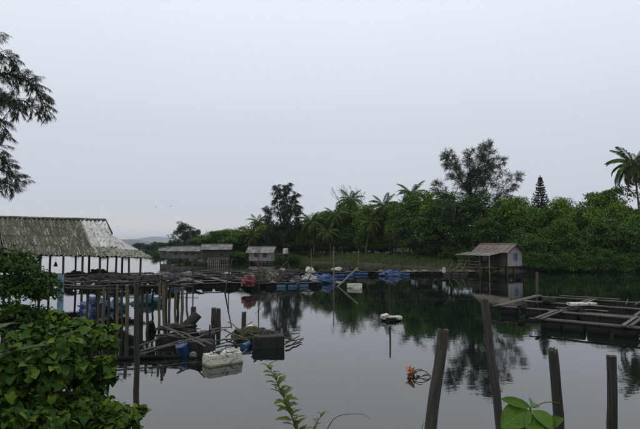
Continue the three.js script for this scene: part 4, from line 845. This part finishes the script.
// blue bundles under the pavilion
for (const [px, py, sx, sy, mat, lab] of [[94, 310, 0.85, 0.78, M.blue[0], 'bright blue tarpaulin bundle floating among the pier posts'], [147, 304, 1.0, 0.55, M.teal, 'teal net bundle floating behind the pier posts'], [116, 309, 0.7, 0.6, M.blue[2], 'dull blue tarpaulin bundle between the pier posts and pavilion']]) { const p = onLevel(px, py), h = single('tarpaulin_bundle', heapGeo(sx, sy, 0.6, px), mat, lab, 'tarpaulin'); h.position.set(p.x, -0.04, p.z); }
// pale blue pipe
{ const d = 20, a = atDepth(61, 275, d); const t = thing('blue_pipe', 'upright pale blue pipe standing behind the leafy bush', 'pipe', V(a.x, 0, -d)); mesh('pipe', tube(line(V(0, groundY(a.x, -d) - 0.5, 0), V(0, a.y, 0), 5, 0.01, 2), 0.115, { radial: 14 }), M.paleBlue, t); const c = mesh('collar', lathe([[0.116, 0], [0.13, 0.005], [0.13, 0.16], [0.116, 0.165]], 14), M.paleBlue, t); c.position.y = a.y - 0.75; }
// tall dark post by the bush
{ const b = onLevel(137, 407), d = -b.z, t = atDepth(136.5, 283, d); single('mooring_post', tube(line(V(b.x, -1, b.z), V(t.x, t.y, b.z), 7, 0.03, 12), [0.075, 0.07, 0.068, 0.066, 0.064, 0.062, 0.06], { radial: 9, wob: 0.12, seed: 5, jag: 0.02 }), M.redWood[1], 'tall thin dark brown post standing beside the leafy bush', 'post'); }
// stumps
const STUMPS = 'broken stumps standing in open water';
for (const [px, base, top, w, lean, lab] of [[193.5, 324, 307, 5.5, 0, 'short broken stump standing behind the leaning log'], [213.5, 321, 308, 5, 0, 'shorter stump of a pair standing in open water'], [218.8, 327, 308.5, 4.5, 0, 'taller stump of a pair standing in open water'], [244, 328, 312, 4.6, 0, 'lone round-topped stump behind the mossy net heap']]) {
  const b = onLevel(px, base), d = -b.z, t = atDepth(px, top, d), rad = w / 2 / FOCAL * d; single('stump', tube(line(V(b.x, -1.2, b.z), V(t.x, t.y, b.z), 5, 0.03, px), [rad, rad, rad * 1.05, rad, rad * 0.9], { radial: 9, wob: 0.14, seed: px, jag: 0.06 }), M.darkWood[px % 2 > 1 ? 2 : 0], lab, 'stump', STUMPS);
}
{ const a = onLevel(185, 327), b = atDepth(198, 314, -a.z + 0.2); single('leaning_log', tube(line(a.clone().add(V(-0.25, -0.25, 0)), b, 5, 0.02, 3), [0.25, 0.26, 0.25, 0.24, 0.23], { radial: 11, wob: 0.1, seed: 8, jag: 0.03 }), M.darkWood[0], 'thick dark log leaning out of the water beside the pier posts', 'log'); }

// ---------------------------------------------------------------- wrecked raft in the middle distance
{
  const B = M.bamboo, r = mulberry(90);
  const POLEG = 'bamboo poles of the wrecked raft', lab = 'bamboo pole lying across the wrecked floating raft';
  const pole = (x0, y0, h0, x1, y1, h1, rad, mat, seed, label = lab, group = POLEG) => ((rad *= seed === 16 ? 1 : 0.72), 0) || single('bamboo_pole', tube(line(onLevel(x0, y0, h0), onLevel(x1, y1, h1), 7, 0.07, seed), [rad, rad, rad * 0.95, rad * 0.95, rad * 0.9, rad * 0.85, rad * 0.8], { radial: 7, wob: 0.08, seed }), mat, label, 'pole', group);
  pole(138, 346, 0.12, 176, 332, 0.35, 0.05, M.greyWood[0], 1); pole(140, 351, 0.1, 200, 337, 0.4, 0.055, M.greyWood[2], 2);
  pole(160, 326, 0.4, 212, 344, 0.53, 0.06, M.greyWood[1], 3); pole(168, 329, 0.4, 205, 346, 0.53, 0.045, B[1], 4);
  pole(136, 356, 0.05, 184, 342, 0.45, 0.05, B[2], 5); pole(170, 336, 0.4, 232, 327, 0.3, 0.045, M.greyWood[2], 6);
  pole(208, 342, 0.3, 256, 337, 0.3, 0.045, B[2], 7); pole(212, 348, 0.12, 250, 342, 0.2, 0.04, M.darkWood[2], 8);
  pole(224, 330, 0.2, 250, 341, 0.2, 0.04, B[1], 9); pole(226, 337, 0.2, 252, 322, 0.5, 0.035, M.darkWood[0], 10);
  pole(228, 322, 0.45, 258, 338, 0.2, 0.035, B[1], 11); pole(254, 337, 0.47, 300, 333, 0.06, 0.035, M.darkWood[2], 12);
  pole(285.5, 346.5, 0.08, 302, 342.5, 0.03, 0.045, M.darkWood[0], 13); pole(286, 342, 0.1, 303.5, 338, 0.03, 0.035, M.brownWood[0], 14);
  pole(155, 335, 0.46, 190, 338, 0.5, 0.04, M.darkWood[2], 15); pole(178, 344, 0.5, 226, 329, 0.4, 0.04, M.greyWood[0], 18);
  pole(108, 360, 0.02, 182, 356.5, 0.04, 0.085, M.black, 16, 'thick black pipe floating out from the bank to the blue drum', null);
  pole(100, 372, -0.01, 205, 361.5, 0.03, 0.03, M.darkWood[1], 17, 'thin dark pole floating just below the black pipe', null);
  single('stick', tube(line(onLevel(209.5, 343, 0), atDepth(209.8, 325, 19.6), 3), 0.03, { radial: 5 }), M.darkWood[0], 'short upright stick at the middle of the wrecked raft', 'stick');
  single('stick', tube(line(onLevel(165, 372, -0.3), atDepth(164.4, 352, 17), 3), 0.02, { radial: 5 }), M.darkWood[0], 'short upright stick rising by the floating black pipe', 'stick');
  // floats of the raft
  let p = onLevel(184, 355); drum('blue plastic drum floating at the corner of the wrecked raft', M.blue[0], V(p.x, 0.1, p.z), [0.25, 0.5, 0.25], 0.78);
  p = onLevel(246, 348); drum('small blue can floating between the black block and the white foam box', M.blue[1], V(p.x, 0.07, p.z), [Math.PI / 2, 0.2, 0.4], 0.5);
  p = onLevel(207.5, 338); drum('dull dark drum lying behind the upright stick', M.net[1], V(p.x, 0.12, p.z), [0, 0.2, Math.PI / 2], 0.72);
  p = onLevel(151, 332); drum('dark drum tilted among the pier posts', M.black, V(p.x, 0.2, p.z), [0.3, 0, 0.2], 0.62);
  const block = (label, q, l, h, w, turn, seed, mat, tilt = 0) => {   // rounded black float block
    const t = thing('float_block', label, 'float', V(q.x, 0, q.z), turn); t.rotation.z = tilt;
    const sh = new THREE.Shape(), rr = 0.1; sh.moveTo(-l / 2 + rr, -h / 2); sh.lineTo(l / 2 - rr, -h / 2); sh.quadraticCurveTo(l / 2, -h / 2, l / 2, -h / 2 + rr); sh.lineTo(l / 2, h / 2 - rr); sh.quadraticCurveTo(l / 2, h / 2, l / 2 - rr, h / 2); sh.lineTo(-l / 2 + rr, h / 2); sh.quadraticCurveTo(-l / 2, h / 2, -l / 2, h / 2 - rr); sh.lineTo(-l / 2, -h / 2 + rr); sh.quadraticCurveTo(-l / 2, -h / 2, -l / 2 + rr, -h / 2);
    const g = new THREE.ExtrudeGeometry(sh, { depth: w - 0.1, bevelEnabled: true, bevelThickness: 0.05, bevelSize: 0.04, bevelSegments: 2, curveSegments: 4 }); g.translate(0, h / 2 - 0.14, -w / 2 + 0.05);
    const pp = g.attributes.position; for (let i = 0; i < pp.count; i++) pp.setXYZ(i, pp.getX(i) + 0.03 * noise3(pp.getX(i) * 3 + seed, pp.getY(i) * 3, pp.getZ(i) * 3), pp.getY(i) + 0.03 * noise3(pp.getX(i) * 3, pp.getY(i) * 3 + seed, pp.getZ(i) * 3), pp.getZ(i));
    g.computeVertexNormals();
    mesh('block', g, mat, t);
    for (const s of [-0.3, 0.3]) mesh('strap', timberOf(0.035, h + 0.08, w + 0.1, 2), M.net[0], t).position.set(s * l, h / 2 - 0.14, 0);
    return t;
  };
  block('large black float block at the outer end of the wrecked raft', onLevel(268.5, 347), 1.15, 0.56, 0.6, 0.12, 3, M.blackBlock, 0.03);
  block('dark float block beside the blue drum, tangled in bamboo poles', onLevel(200.5, 354), 0.8, 0.6, 0.7, -0.5, 4, M.blackBlock, 0.12);
  block('dark block draped with netting under the crossed bamboo poles', onLevel(167, 343), 0.8, 0.42, 0.6, 0.2, 5, M.net[0]);
  { const q = onLevel(195.5, 357); const h = single('buoy', heapGeo(0.13, 0.16, 0.12, 4, 0.15), M.paleWood[0], 'small pale round buoy pressed against the dark float block', 'buoy'); h.position.set(q.x - 0.05, 0.1, q.z + 0.12); h.rotation.x = 1.3; }
  // mossy net heap with foam on top
  p = onLevel(247, 338); let h = single('net_heap', heapGeo(0.62, 0.46, 0.5, 77, 0.35), M.mossNet, 'mossy green net heap with sticks poked through it on the wrecked raft', 'net'); h.position.set(p.x, -0.03, p.z);
  { const b = onLevel(268.5, 345), n = single('net_heap', heapGeo(0.5, 0.14, 0.3, 91, 0.4), M.net[2], 'thin rag of netting draped on the large black float block', 'net'); n.position.set(b.x - 0.08, 0.41, b.z - 0.02); }
  p = onLevel(260, 337); drum('black drum lying against the mossy net heap', M.black, V(p.x, 0.16, p.z), [Math.PI / 2, 0, 0.3], 0.72);
  const f = single('foam_scrap', timber(0.28, 0.14, 0.2, 9, 0.03), M.foam, 'scrap of white foam on top of the mossy net heap', 'foam scrap'); const q = onLevel(247, 338); f.position.set(q.x + 0.1, 0.47, q.z); f.rotation.set(0.1, 0.4, 0.1);
  p = onLevel(178, 332); h = single('net_heap', heapGeo(0.85, 0.22, 0.5, 78, 0.35), M.net[1], 'flat heap of dull green net spread behind the crossed poles', 'net'); h.position.set(p.x, 0.12, p.z);
  single('rope', tube([onLevel(247, 349, 0.02), onLevel(243, 353, 0.02), onLevel(240, 354.5, 0.015), onLevel(236, 354, 0.015)], 0.022, { radial: 5 }), M.rope, 'dark rope floating between the small blue can and white foam box', 'rope');
}
// the white foam box: an open-topped block broken and filled with rubble
{
  const a = onLevel(216.5, 367.5), b = onLevel(239.5, 360.5), l = onLevel(205.5, 365), ax = b.clone().sub(a), L = 1.2, W = 0.56, turn = Math.atan2(-ax.z, ax.x) * 0.62;
  const c = onLevel(222.5, 363.5), t = thing('foam_box', 'long dirty white foam box with broken top floating before the wrecked raft', 'foam box', V(c.x, 0, c.z), turn);
  mesh('base', timber(L, 0.24, W, 3, 0.02), M.foam, t).position.y = 0.14;
  mesh('algae_skirt', timber(L + 0.02, 0.13, W + 0.02, 3, 0.0), M.foamAlgae, t).position.y = 0.0;
  const r = mulberry(8);
  for (const s of [-1, 1]) { plank('side_wall', V(-L / 2 + 0.02, 0.3, s * (W / 2 - 0.04)), V(L / 2 - 0.02, 0.29, s * (W / 2 - 0.04)), 0.12, 0.07, M.foam, t, 1 + s); plank('end_wall', V(s * (L / 2 - 0.04), 0.3, -W / 2 + 0.09), V(s * (L / 2 - 0.04), 0.3, W / 2 - 0.09), 0.13, 0.07, M.foam, t, 3 + s); }
  for (let k = 0; k < 34; k++) { const s = 0.03 + r() * 0.06, m = mesh('foam_chunk', timberOf(0.12, 0.08, 0.09, k % 4), r() < 0.62 ? M.foam : pick([M.net[2], M.net[1], M.brownWood[0]], r), t); m.position.set((r() - 0.5) * (L - 0.2), 0.28 + r() * 0.07, (r() - 0.5) * (W - 0.2)); m.rotation.set(r() * 3, r() * 3, r() * 3); m.scale.setScalar(0.5 + r() * 0.8); }
}
// floating dead branch with rusty leaves
{
  const c = onLevel(417, 376.5), t = thing('floating_branch', 'dead branch with rusty orange leaves floating in open water', 'branch', V(c.x, 0, c.z)), r = mulberry(15);
  const curves = [[[-0.28, 0.02, 0.05], [0, 0.16, 0], [0.22, 0.17, 0], [0.42, 0.02, 0.02]], [[-0.25, 0.0, 0.1], [0.05, 0.03, 0.12], [0.35, 0.06, 0.08]], [[-0.2, 0.05, 0], [0.02, 0.22, 0.02], [0.15, 0.22, 0.05]], [[0.1, 0.02, 0.1], [0.28, 0.1, 0.12], [0.38, 0.01, 0.15]]];
  for (const k of curves) mesh('twig', tube(new THREE.CatmullRomCurve3(k.map((p) => V(...p))).getSpacedPoints(8), 0.012, { radial: 5 }), M.darkWood[0], t);
  const gb = new GB(); leafQuad(gb, V(0, 0, 0), V(1, 0, 0), V(0, 1, 0), 0.2, 0.1); const lg = gb.geo(false);
  for (let k = 0; k < 20; k++) { const m = mesh('leaf', lg, pick(M.deadLeaf, r), t); m.position.set(-0.3 + r() * 0.28, 0.0 + r() * 0.17, -0.05 + r() * 0.2); m.rotation.set(r() * 6, r() * 6, r() * 6); m.scale.setScalar(0.7 + r() * 0.7); }
}
// ---------------------------------------------------------------- driven posts in the foreground
for (const [tx, ty, bx, d, w, mat, lab, jag] of [
  [444, 329.5, 430.5, 9, 11, M.drivenWood[0], 'thick grey post leaning right, tallest beside the floating branch', 0.02],
  [484.5, 300, 500.5, 10.2, 7.6, M.drivenWood[0], 'tall slim grey post leaning left beside the cage raft', 0.03],
  [553, 350.5, 559, 9.4, 9.5, M.drivenWood[1], 'dark brown post with a notched broken head before the cage raft', 0.09],
  [611.7, 356, 612.7, 9, 9.2, M.drivenWood[1], 'straight dark brown post with a flat sawn head', 0.008]]) {
  const t = atDepth(tx, ty, d), b = atDepth(bx, 429, d), dir = b.clone().sub(t), k = (-1.2 - t.y) / dir.y, foot = t.clone().addScaledVector(dir, k), rad = w / 2 / FOCAL * d;
  single('driven_post', tube(line(foot, t, 12, 0.02, tx), Array.from({ length: 12 }, (_, i) => rad * lerp(1.12, 0.97, i / 11)), { radial: 16, wob: 0.07, seed: tx, jag }), mat, lab, 'post', 'posts driven into the near shallows');
}
// thin ropes lying on the water
for (const [y0, y1, lab] of [[291, 289.5, 'thin rope lying on the water behind the pole with the foam float'], [300.5, 299, 'thin rope lying on the water in line with the foam float pole']]) single('rope', tube(line(onLevel(300, y0, 0.005), onLevel(500, y1, 0.005), 2), 0.008, { radial: 4 }), M.darkWood[0], lab, 'rope');

// ---------------------------------------------------------------- near plants
// a broad leaf blade along +x, folded at the midrib and drooping; heart shaped when heart > 0
function bladeGeo(l, w, { heart = 0, fold = 0.25, droop = 0.25, n = 6, wav = 0.03, seed = 1, pow = 0.8 } = {}) {
  const gb = new GB();
  for (let i = 0; i <= n; i++) {
    const t = i / n, hw = w / 2 * (heart ? Math.pow(Math.sin(Math.PI * Math.pow(lerp(0.12, 1, t), 0.62)), 0.85) : Math.pow(Math.sin(Math.PI * t), pow)) + 0.002, x = l * t, y = -droop * l * t * t, back = heart ? -heart * l * Math.max(0, 0.25 - t) : 0, wv = wav * l * noise2(t * 3 + seed, seed);
    gb.v(x + back * 2, y + fold * hw + wv, -hw, t, 0.02); gb.v(x, y, 0, t, 0.5); gb.v(x + back * 2, y + fold * hw - wv, hw, t, 0.98);
  }
  for (let i = 0; i < n; i++) { const a = i * 3; gb.quad(a, a + 1, a + 4, a + 3); gb.quad(a + 1, a + 2, a + 5, a + 4); }
  return gb.geo();
}
// shades of the near leaves
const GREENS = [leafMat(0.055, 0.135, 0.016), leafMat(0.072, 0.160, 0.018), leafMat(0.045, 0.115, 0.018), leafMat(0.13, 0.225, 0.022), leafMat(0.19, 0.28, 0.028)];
// leafy bush: stems, 300 largest leaves of their own, the rest as foliage
function bush(name, label, pos, blobs, { leaf = 0.17, count = 900, own = 300, mats = GREENS, weights = [0.3, 0.3, 0.25, 0.1, 0.05], seed = 1, shape = { heart: 0.5 }, wl = 0.95 } = {}) {
  const r = mulberry(seed), t = thing(name, label, 'bush', pos), geos = [0, 1, 2].map((k) => bladeGeo(1, wl, { ...shape, droop: 0.12 + 0.2 * k, seed: k, n: 8 })), stems = new GB(), all = [];
  for (const [x, y, z, rad, share, wsh] of blobs) {
    const gy = groundY(pos.x + x, pos.z + z) - pos.y;
    for (let k = 0; k < 5; k++) { const o = rdir(r).multiplyScalar(rad * 0.7); tube(line(V(x + o.x * 0.3, gy - 0.1, z + o.z * 0.3), V(x + o.x, Math.max(y + o.y, gy + 0.3), z + o.z), 5, 0.08, k + seed), [0.022, 0.018, 0.014, 0.01, 0.005], { radial: 5, cap: false }, stems); }
    const n = Math.round(count * share), subs = Array.from({ length: 11 }, () => { const q = rdir(r); if (q.y < -0.4) q.y *= -0.5; return { q: q.multiplyScalar(rad * (0.35 + 0.55 * r())), k: rad * (0.26 + 0.26 * r()) }; });
    for (let k = 0; k < n; k++) {
      const o = rdir(r); if (o.y < -0.3) o.y *= -0.6;
      const sub = subs[k % subs.length];
      const p = V(x, y, z).add(sub.q).addScaledVector(o, sub.k * (0.3 + 0.8 * Math.pow(r(), 0.7)));
      if (p.y < gy + 0.05) continue;
      const nrm = o.clone().multiplyScalar(0.45).add(V(0, 0.65, 0.1)).add(rdir(r).multiplyScalar(0.8)).normalize(), dir = o.clone().multiplyScalar(0.6).add(V(0, -0.35, 0)).add(rdir(r).multiplyScalar(0.7)); dir.addScaledVector(nrm, -dir.dot(nrm)).normalize();
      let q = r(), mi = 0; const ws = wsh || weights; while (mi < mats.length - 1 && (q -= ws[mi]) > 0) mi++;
      const s = leaf * (0.4 + 0.95 * r());
      all.push({ p, m: new THREE.Matrix4().makeBasis(dir, nrm, dir.clone().cross(nrm)).scale(V(s, s, s)).setPosition(p), mi, g: Math.floor(r() * 3), key: s / Math.max(1, p.clone().add(pos).distanceTo(camera.position)) + 0.01 * o.z + 0.006 * o.y });
    }
  }
  mesh('stem', stems.geo(), M.bark, t);
  all.sort((a, b) => b.key - a.key);
  all.slice(0, own).forEach((e) => { const m = mesh('leaf', geos[e.g], mats[e.mi], t); e.m.decompose(m.position, m.quaternion, m.scale); });
  for (let mi = 0; mi < mats.length; mi++) {
    const rest = all.slice(own).filter((e) => e.mi === mi); if (!rest.length) continue;
    const f = mesh('foliage', mergeGeometries(rest.map((e) => geos[e.g].clone().applyMatrix4(e.m))), mats[mi], t); f.userData.kind = 'stuff';
  }
  return t;
}
const rel = (px, py, d, pos) => { const p = atDepth(px, py, d); return [p.x - pos.x, p.y - pos.y, p.z - pos.z]; };
{
  // dark bush below the eave, on the bank
  let d = 13.5, p = atDepth(8, 300, d), pos = V(p.x, groundY(p.x, -d), -d);
  bush('dark_bush', 'tall dark small-leaved bush on the bank before the pavilion', pos, [[...rel(6, 275, d, pos), 0.85, 0.25], [...rel(28, 300, d, pos), 0.8, 0.22], [...rel(-12, 300, d, pos), 1.1, 0.2], [...rel(38, 322, d, pos), 0.55, 0.13], [...rel(-14, 262, d, pos), 0.7, 0.1], [...rel(10, 328, d, pos), 0.8, 0.16], [...rel(40, 338, d, pos), 0.45, 0.07]], { leaf: 0.10, count: 11000, mats: [GREENS[0], GREENS[2]], weights: [0.5, 0.5], seed: 3, shape: { pow: 0.8 }, wl: 0.5 });
  // large leafy bush in the corner
  d = 7; p = atDepth(60, 400, d); pos = V(p.x, groundY(p.x, -d), -d);
  const yellowMix = [0.1, 0.25, 0.1, 0.35, 0.2];  // leaf shares for young shoots: more of the yellow-green leaves
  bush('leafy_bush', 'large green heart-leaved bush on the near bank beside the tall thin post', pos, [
    [...rel(18, 378, 6.6, pos), 0.50, 0.15], [...rel(62, 366, 7, pos), 0.50, 0.17], [...rel(92, 380, 7.2, pos), 0.30, 0.07], [...rel(100, 345, 7.3, pos), 0.24, 0.07, yellowMix], [...rel(106, 364, 7.2, pos), 0.17, 0.04, yellowMix], [...rel(45, 415, 6.6, pos), 0.6, 0.17], [...rel(10, 425, 6.2, pos), 0.5, 0.1], [...rel(85, 415, 6.8, pos), 0.35, 0.08],
    [...rel(134, 418, 7, pos), 0.2, 0.05, yellowMix], [...rel(112, 424, 6.8, pos), 0.28, 0.06, yellowMix], [...rel(58, 336, 7.4, pos), 0.2, 0.035], [...rel(84, 328, 7.5, pos), 0.13, 0.02, yellowMix], [...rel(30, 344, 7.2, pos), 0.26, 0.04]], { leaf: 0.10, count: 5200, seed: 5, weights: [0.25, 0.3, 0.2, 0.17, 0.08] });
  // yellowish shrub between bush and pipe
  d = 15; p = atDepth(84, 322, d); pos = V(p.x, groundY(p.x, -d), -d);
  if (pos.y < 0) pos.y = 0;
  d = 10.5; p = atDepth(76, 335, d); pos = V(p.x, groundY(p.x, -d), -d);
  bush('yellow_bush', 'yellowish green shrub growing behind the heart-leaved bush', pos, [[...rel(70, 328, d, pos), 0.3, 0.35, yellowMix], [...rel(94, 340, d, pos), 0.28, 0.3, yellowMix], [...rel(56, 318, d, pos), 0.18, 0.12, yellowMix], [...rel(78, 348, d, pos), 0.4, 0.2]], { leaf: 0.12, count: 1500, seed: 7 });
  // young palm with broad pleated leaves at the edge
  d = 6.0; p = atDepth(-44, 425, d); pos = V(p.x, groundY(p.x, -d), -d);
  const t = thing('broad_leaf_plant', 'young plant with long broad arching leaves at the edge of the bush', 'plant', pos), r = mulberry(4), ribbed = leafMat(0.075, 0.125, 0.028, 0.5, 0.35);
  for (let k = 0; k < 8; k++) {
    const az = [0.1, -0.5, 0.7, 2.2, 3.2, 4.2, 1.4, 5.2][k], h = 0.85 + r() * 0.5, g = bladeGeo(0.72, 0.2, { droop: 0.35 + 0.2 * r(), fold: 0.5, n: 10, wav: 0.02, seed: k, pow: 0.6 });
    mesh('stalk', tube(line(V(0, -0.1, 0), V(Math.cos(az) * 0.2, h, -Math.sin(az) * 0.2), 4, 0.02, k), [0.025, 0.02, 0.016, 0.012], { radial: 6 }), ribbed, t);
    const m = mesh('leaf', g, ribbed, t); m.position.set(Math.cos(az) * 0.2, h, -Math.sin(az) * 0.2); m.rotation.set(0, az, 0, 'YXZ'); m.rotateZ(1.1 - r() * 0.4);
  }
}
// sprigs reaching up from the bank
function sprig(label, d, path, leafLen, pairs, mats, seed, spread = 0.9) {
  const P = path.map(([px, py]) => atDepth(px, py, d)), g = groundY(P[0].x, -d), t = thing('sprig', label, 'plant', V(P[0].x, g, -d)), r = mulberry(seed);
  const pts = [V(0, -0.1, 0), ...P.map((p) => V(p.x - P[0].x, p.y - g, 0))], curve = new THREE.CatmullRomCurve3(pts), S = curve.getSpacedPoints(14);
  mesh('stem', tube(S, S.map((_, i) => lerp(0.011, 0.003, i / 14)), { radial: 6 }), mats[0], t);
  const geos = [0, 1].map((k) => bladeGeo(1, 0.42, { droop: 0.2 + 0.15 * k, fold: 0.3, n: 5, seed: k, pow: 0.9 }));
  for (let k = 0; k < pairs; k++) {
    const u = lerp(0.35, 1, Math.pow(k / (pairs - 1), 0.8)), p = curve.getPointAt(u), az = k * 2.4 + r(), s = leafLen * (1.15 - 0.65 * u) * (0.75 + 0.5 * r());
    const m = mesh('leaf', pick(geos, r), pick(mats, r), t); m.position.copy(p); m.rotation.set(0, az, 0, 'YXZ'); m.rotateZ(spread * (0.35 + 0.5 * r())); m.rotateX((r() - 0.5) * 0.6); m.scale.setScalar(s);
  }
  return t;
}
const FRESH = [leafMat(0.17, 0.25, 0.05), leafMat(0.15, 0.23, 0.045), leafMat(0.19, 0.265, 0.055)];
sprig('upright sprig of small fresh leaves rising before open water', 4.4, [[303, 470], [296, 429], [284, 398], [272, 372], [268, 366]], 0.19, 66, FRESH, 3);
sprig('short leafy side sprig beside the upright sprig of small leaves', 4.4, [[312, 470], [313, 432], [318, 420], [324, 413]], 0.12, 24, FRESH, 4);
sprig('tiny leaf tuft at the foot of the leaning grey post', 4.2, [[421, 470], [421, 440], [422, 428], [423, 424]], 0.09, 9, FRESH, 6);
single('dry_twig', tube(new THREE.CatmullRomCurve3([atDepth(322, 440, 4.5), atDepth(335, 418, 4.5), atDepth(350, 414, 4.5), atDepth(366, 415.5, 4.5), atDepth(370, 420, 4.5)]).getSpacedPoints(14), [0.005, 0.005, 0.004, 0.004, 0.004, 0.003, 0.003, 0.003, 0.003, 0.002, 0.002, 0.002, 0.002, 0.002, 0.001], { radial: 5 }), M.brownWood[2], 'thin dry twig arching over the water beside the leafy sprigs', 'twig');
{
  // broad-leaved shoot at the foot of the slim post
  const d = 2.9, c = atDepth(531, 407, d), pos = V(c.x, groundY(c.x, -d), -d), t = thing('broad_leaf_shoot', 'shoot with broad bright green leaves at the foot of the brown posts', 'plant', pos), h = c.y - pos.y;
  mesh('stem', tube(line(V(0.02, -0.1, 0), V(0, h, 0), 6, 0.01, 2), [0.012, 0.011, 0.01, 0.009, 0.008, 0.006], { radial: 7 }), FRESH[1], t);
  const light = leafMat(0.115, 0.235, 0.028, 0.45, 0.4), deep = light, mid = light;
  // leaves run from pixel to pixel at the shoot's distance, blades tilted up and towards the open water
  const put = (x0, y0, x1, y1, dz, wpx, tilt, mat, droop) => {
    const a = atDepth(x0, y0, d), b = atDepth(x1, y1, d - dz), l = a.distanceTo(b), x = b.clone().sub(a).normalize(), n = V(tilt, 0.6, 0.8); n.addScaledVector(x, -n.dot(x)).normalize();
    const m = mesh('leaf', bladeGeo(l, wpx / FOCAL * d, { droop, fold: 0.35, n: 10, wav: 0.03, seed: x0 + y1, pow: 0.75 }), mat, t);
    m.quaternion.setFromRotationMatrix(new THREE.Matrix4().makeBasis(x, n, x.clone().cross(n))); m.position.copy(a).sub(pos);
  };
  put(530, 407, 504, 398, 0.05, 9, -0.2, light, 0.12);
  put(529, 410, 503, 424, 0.12, 24, -0.3, deep, 0.15);
  put(533, 410, 553, 427, 0.12, 17, 0.3, light, 0.15);
  put(531, 420, 518, 446, 0.2, 22, -0.1, mid, 0.15);
  put(534, 428, 562, 418, 0.08, 12, 0.2, light, 0.2);
  put(528, 428, 500, 436, 0.08, 14, -0.2, mid, 0.2);
  put(532, 414, 536, 440, 0.22, 18, 0.1, deep, 0.2);
  put(531, 407, 537, 399, -0.12, 12, 0.0, mid, 0.2);
  mesh('petiole', tube(new THREE.CatmullRomCurve3([atDepth(533, 408, d), atDepth(543, 403, d), atDepth(552, 402, d), atDepth(560, 403, d)].map((p) => p.sub(pos))).getSpacedPoints(8), 0.0025, { radial: 5 }), light, t);
}
// the near she-oak whose boughs reach in over the bank
{
  const d = 17, root = atDepth(-62, HORIZON, d), g = groundY(root.x, -d), t = thing('sheoak_tree', 'near she-oak with drooping feathery boughs hanging over the pavilion', 'tree', V(root.x, g, -d));
  const q = (px, py, dz = 0) => { const p = atDepth(px, py, d); return V(p.x - root.x, p.y - g, dz); };
  const br = [
    [[V(0, -0.6, 0), q(-64, 200), q(-60, 120), q(-52, 40), q(-40, -60), q(-30, -120)], 0.24],
    [[q(-58, 110), q(-35, 82, 0.3), q(-10, 64, 0.5), q(12, 60, 0.6), q(26, 68, 0.6)], 0.07], [[q(-60, 130), q(-30, 98, 0.2), q(0, 76, 0.2), q(22, 78, 0.2), q(40, 92, 0.2), q(52, 118, 0.2)], 0.075],
    [[q(-60, 135), q(-30, 112, -0.3), q(-4, 98, -0.3), q(18, 98, -0.3), q(36, 112, -0.3)], 0.06], [[q(-61, 150), q(-30, 124, 0.4), q(-8, 116, 0.5), q(8, 122, 0.5), q(14, 140, 0.5)], 0.055],
    [[q(-62, 200), q(-36, 178, 0.2), q(-12, 168, 0.3), q(10, 172, 0.3), q(28, 184, 0.3)], 0.055], [[q(-62, 205), q(-30, 186, -0.3), q(-6, 180, -0.3), q(10, 190, -0.3)], 0.05],
    [[q(-52, 70), q(-30, 52, 0), q(-12, 40, 0.2), q(0, 34, 0.2)], 0.05], [[q(-45, 10), q(-30, -20, 0.5), q(-18, -40, 0.5), q(-10, -30, 0.6)], 0.05],
    [[q(-60, 100), q(-85, 70, 0.5), q(-110, 60, 0.8), q(-130, 80, 1)], 0.06], [[q(-60, 160), q(-90, 130, -0.5), q(-115, 125, -0.8), q(-128, 150, -1)], 0.06], [[q(-58, 120), q(-50, 90, -1.4), q(-40, 78, -2.4), q(-30, 90, -3)], 0.06], [[q(-58, 130), q(-66, 100, 1.4), q(-72, 88, 2.4), q(-80, 100, 3)], 0.06],
    [[q(-61, 165), q(-34, 146, 0.2), q(-12, 140, 0.3), q(2, 148, 0.3), q(9, 160, 0.3)], 0.05], [[q(-62, 180), q(-34, 160, -0.4), q(-10, 154, -0.5), q(4, 166, -0.5)], 0.05], [[q(-56, 95), q(-30, 76, -0.6), q(-6, 66, -0.8), q(14, 70, -0.8), q(24, 84, -0.8)], 0.05], [[q(-60, 140), q(-28, 120, 0.7), q(2, 104, 0.8), q(24, 108, 0.8), q(32, 122, 0.8)], 0.05],
    [[q(-50, 60), q(-24, 58, 0.8), q(-6, 62, 1), q(6, 76, 1)], 0.05],
  ];
  const [w, l] = sheoakGeo(br, { strand: 0.19, width: 0.012, per: 52, seed: 61, side: 0.7, droop: 0.85, step: 0.055, col: [0.036, 0.056, 0.030] });
  mesh('trunk', w, M.bark, t); mesh('crown', l, M.foliage, t);
}

// two birds far out over the water
for (const [px, py, tilt] of [[155.5, 207, 0.2], [171, 206, -0.15]]) {
  const p = atDepth(px, py, 90), t = thing('bird', 'tiny dark bird gliding in the sky above the shacks', 'bird', p, 0.8, 'birds above the shacks'); t.rotation.z = tilt;
  const body = mesh('body', lathe([[0, -0.2], [0.03, -0.16], [0.055, -0.02], [0.05, 0.08], [0.03, 0.15], [0.008, 0.2], [0, 0.21]], 8), M.net[0], t); body.rotation.x = Math.PI / 2;
  for (const s of [-1, 1]) { const gb = new GB(); const q = [[0, 0.02, -0.06], [0, 0.02, 0.07], [s * 0.22, 0.09, 0.05], [s * 0.22, 0.09, -0.05], [s * 0.46, 0.05, 0.05]].map((v) => gb.v(...v)); gb.quad(q[0], q[1], q[2], q[3]); gb.tri(q[3], q[2], q[4]); mesh('wing', gb.geo(false), M.net[0], t); }
}

renderer.render(scene, camera);
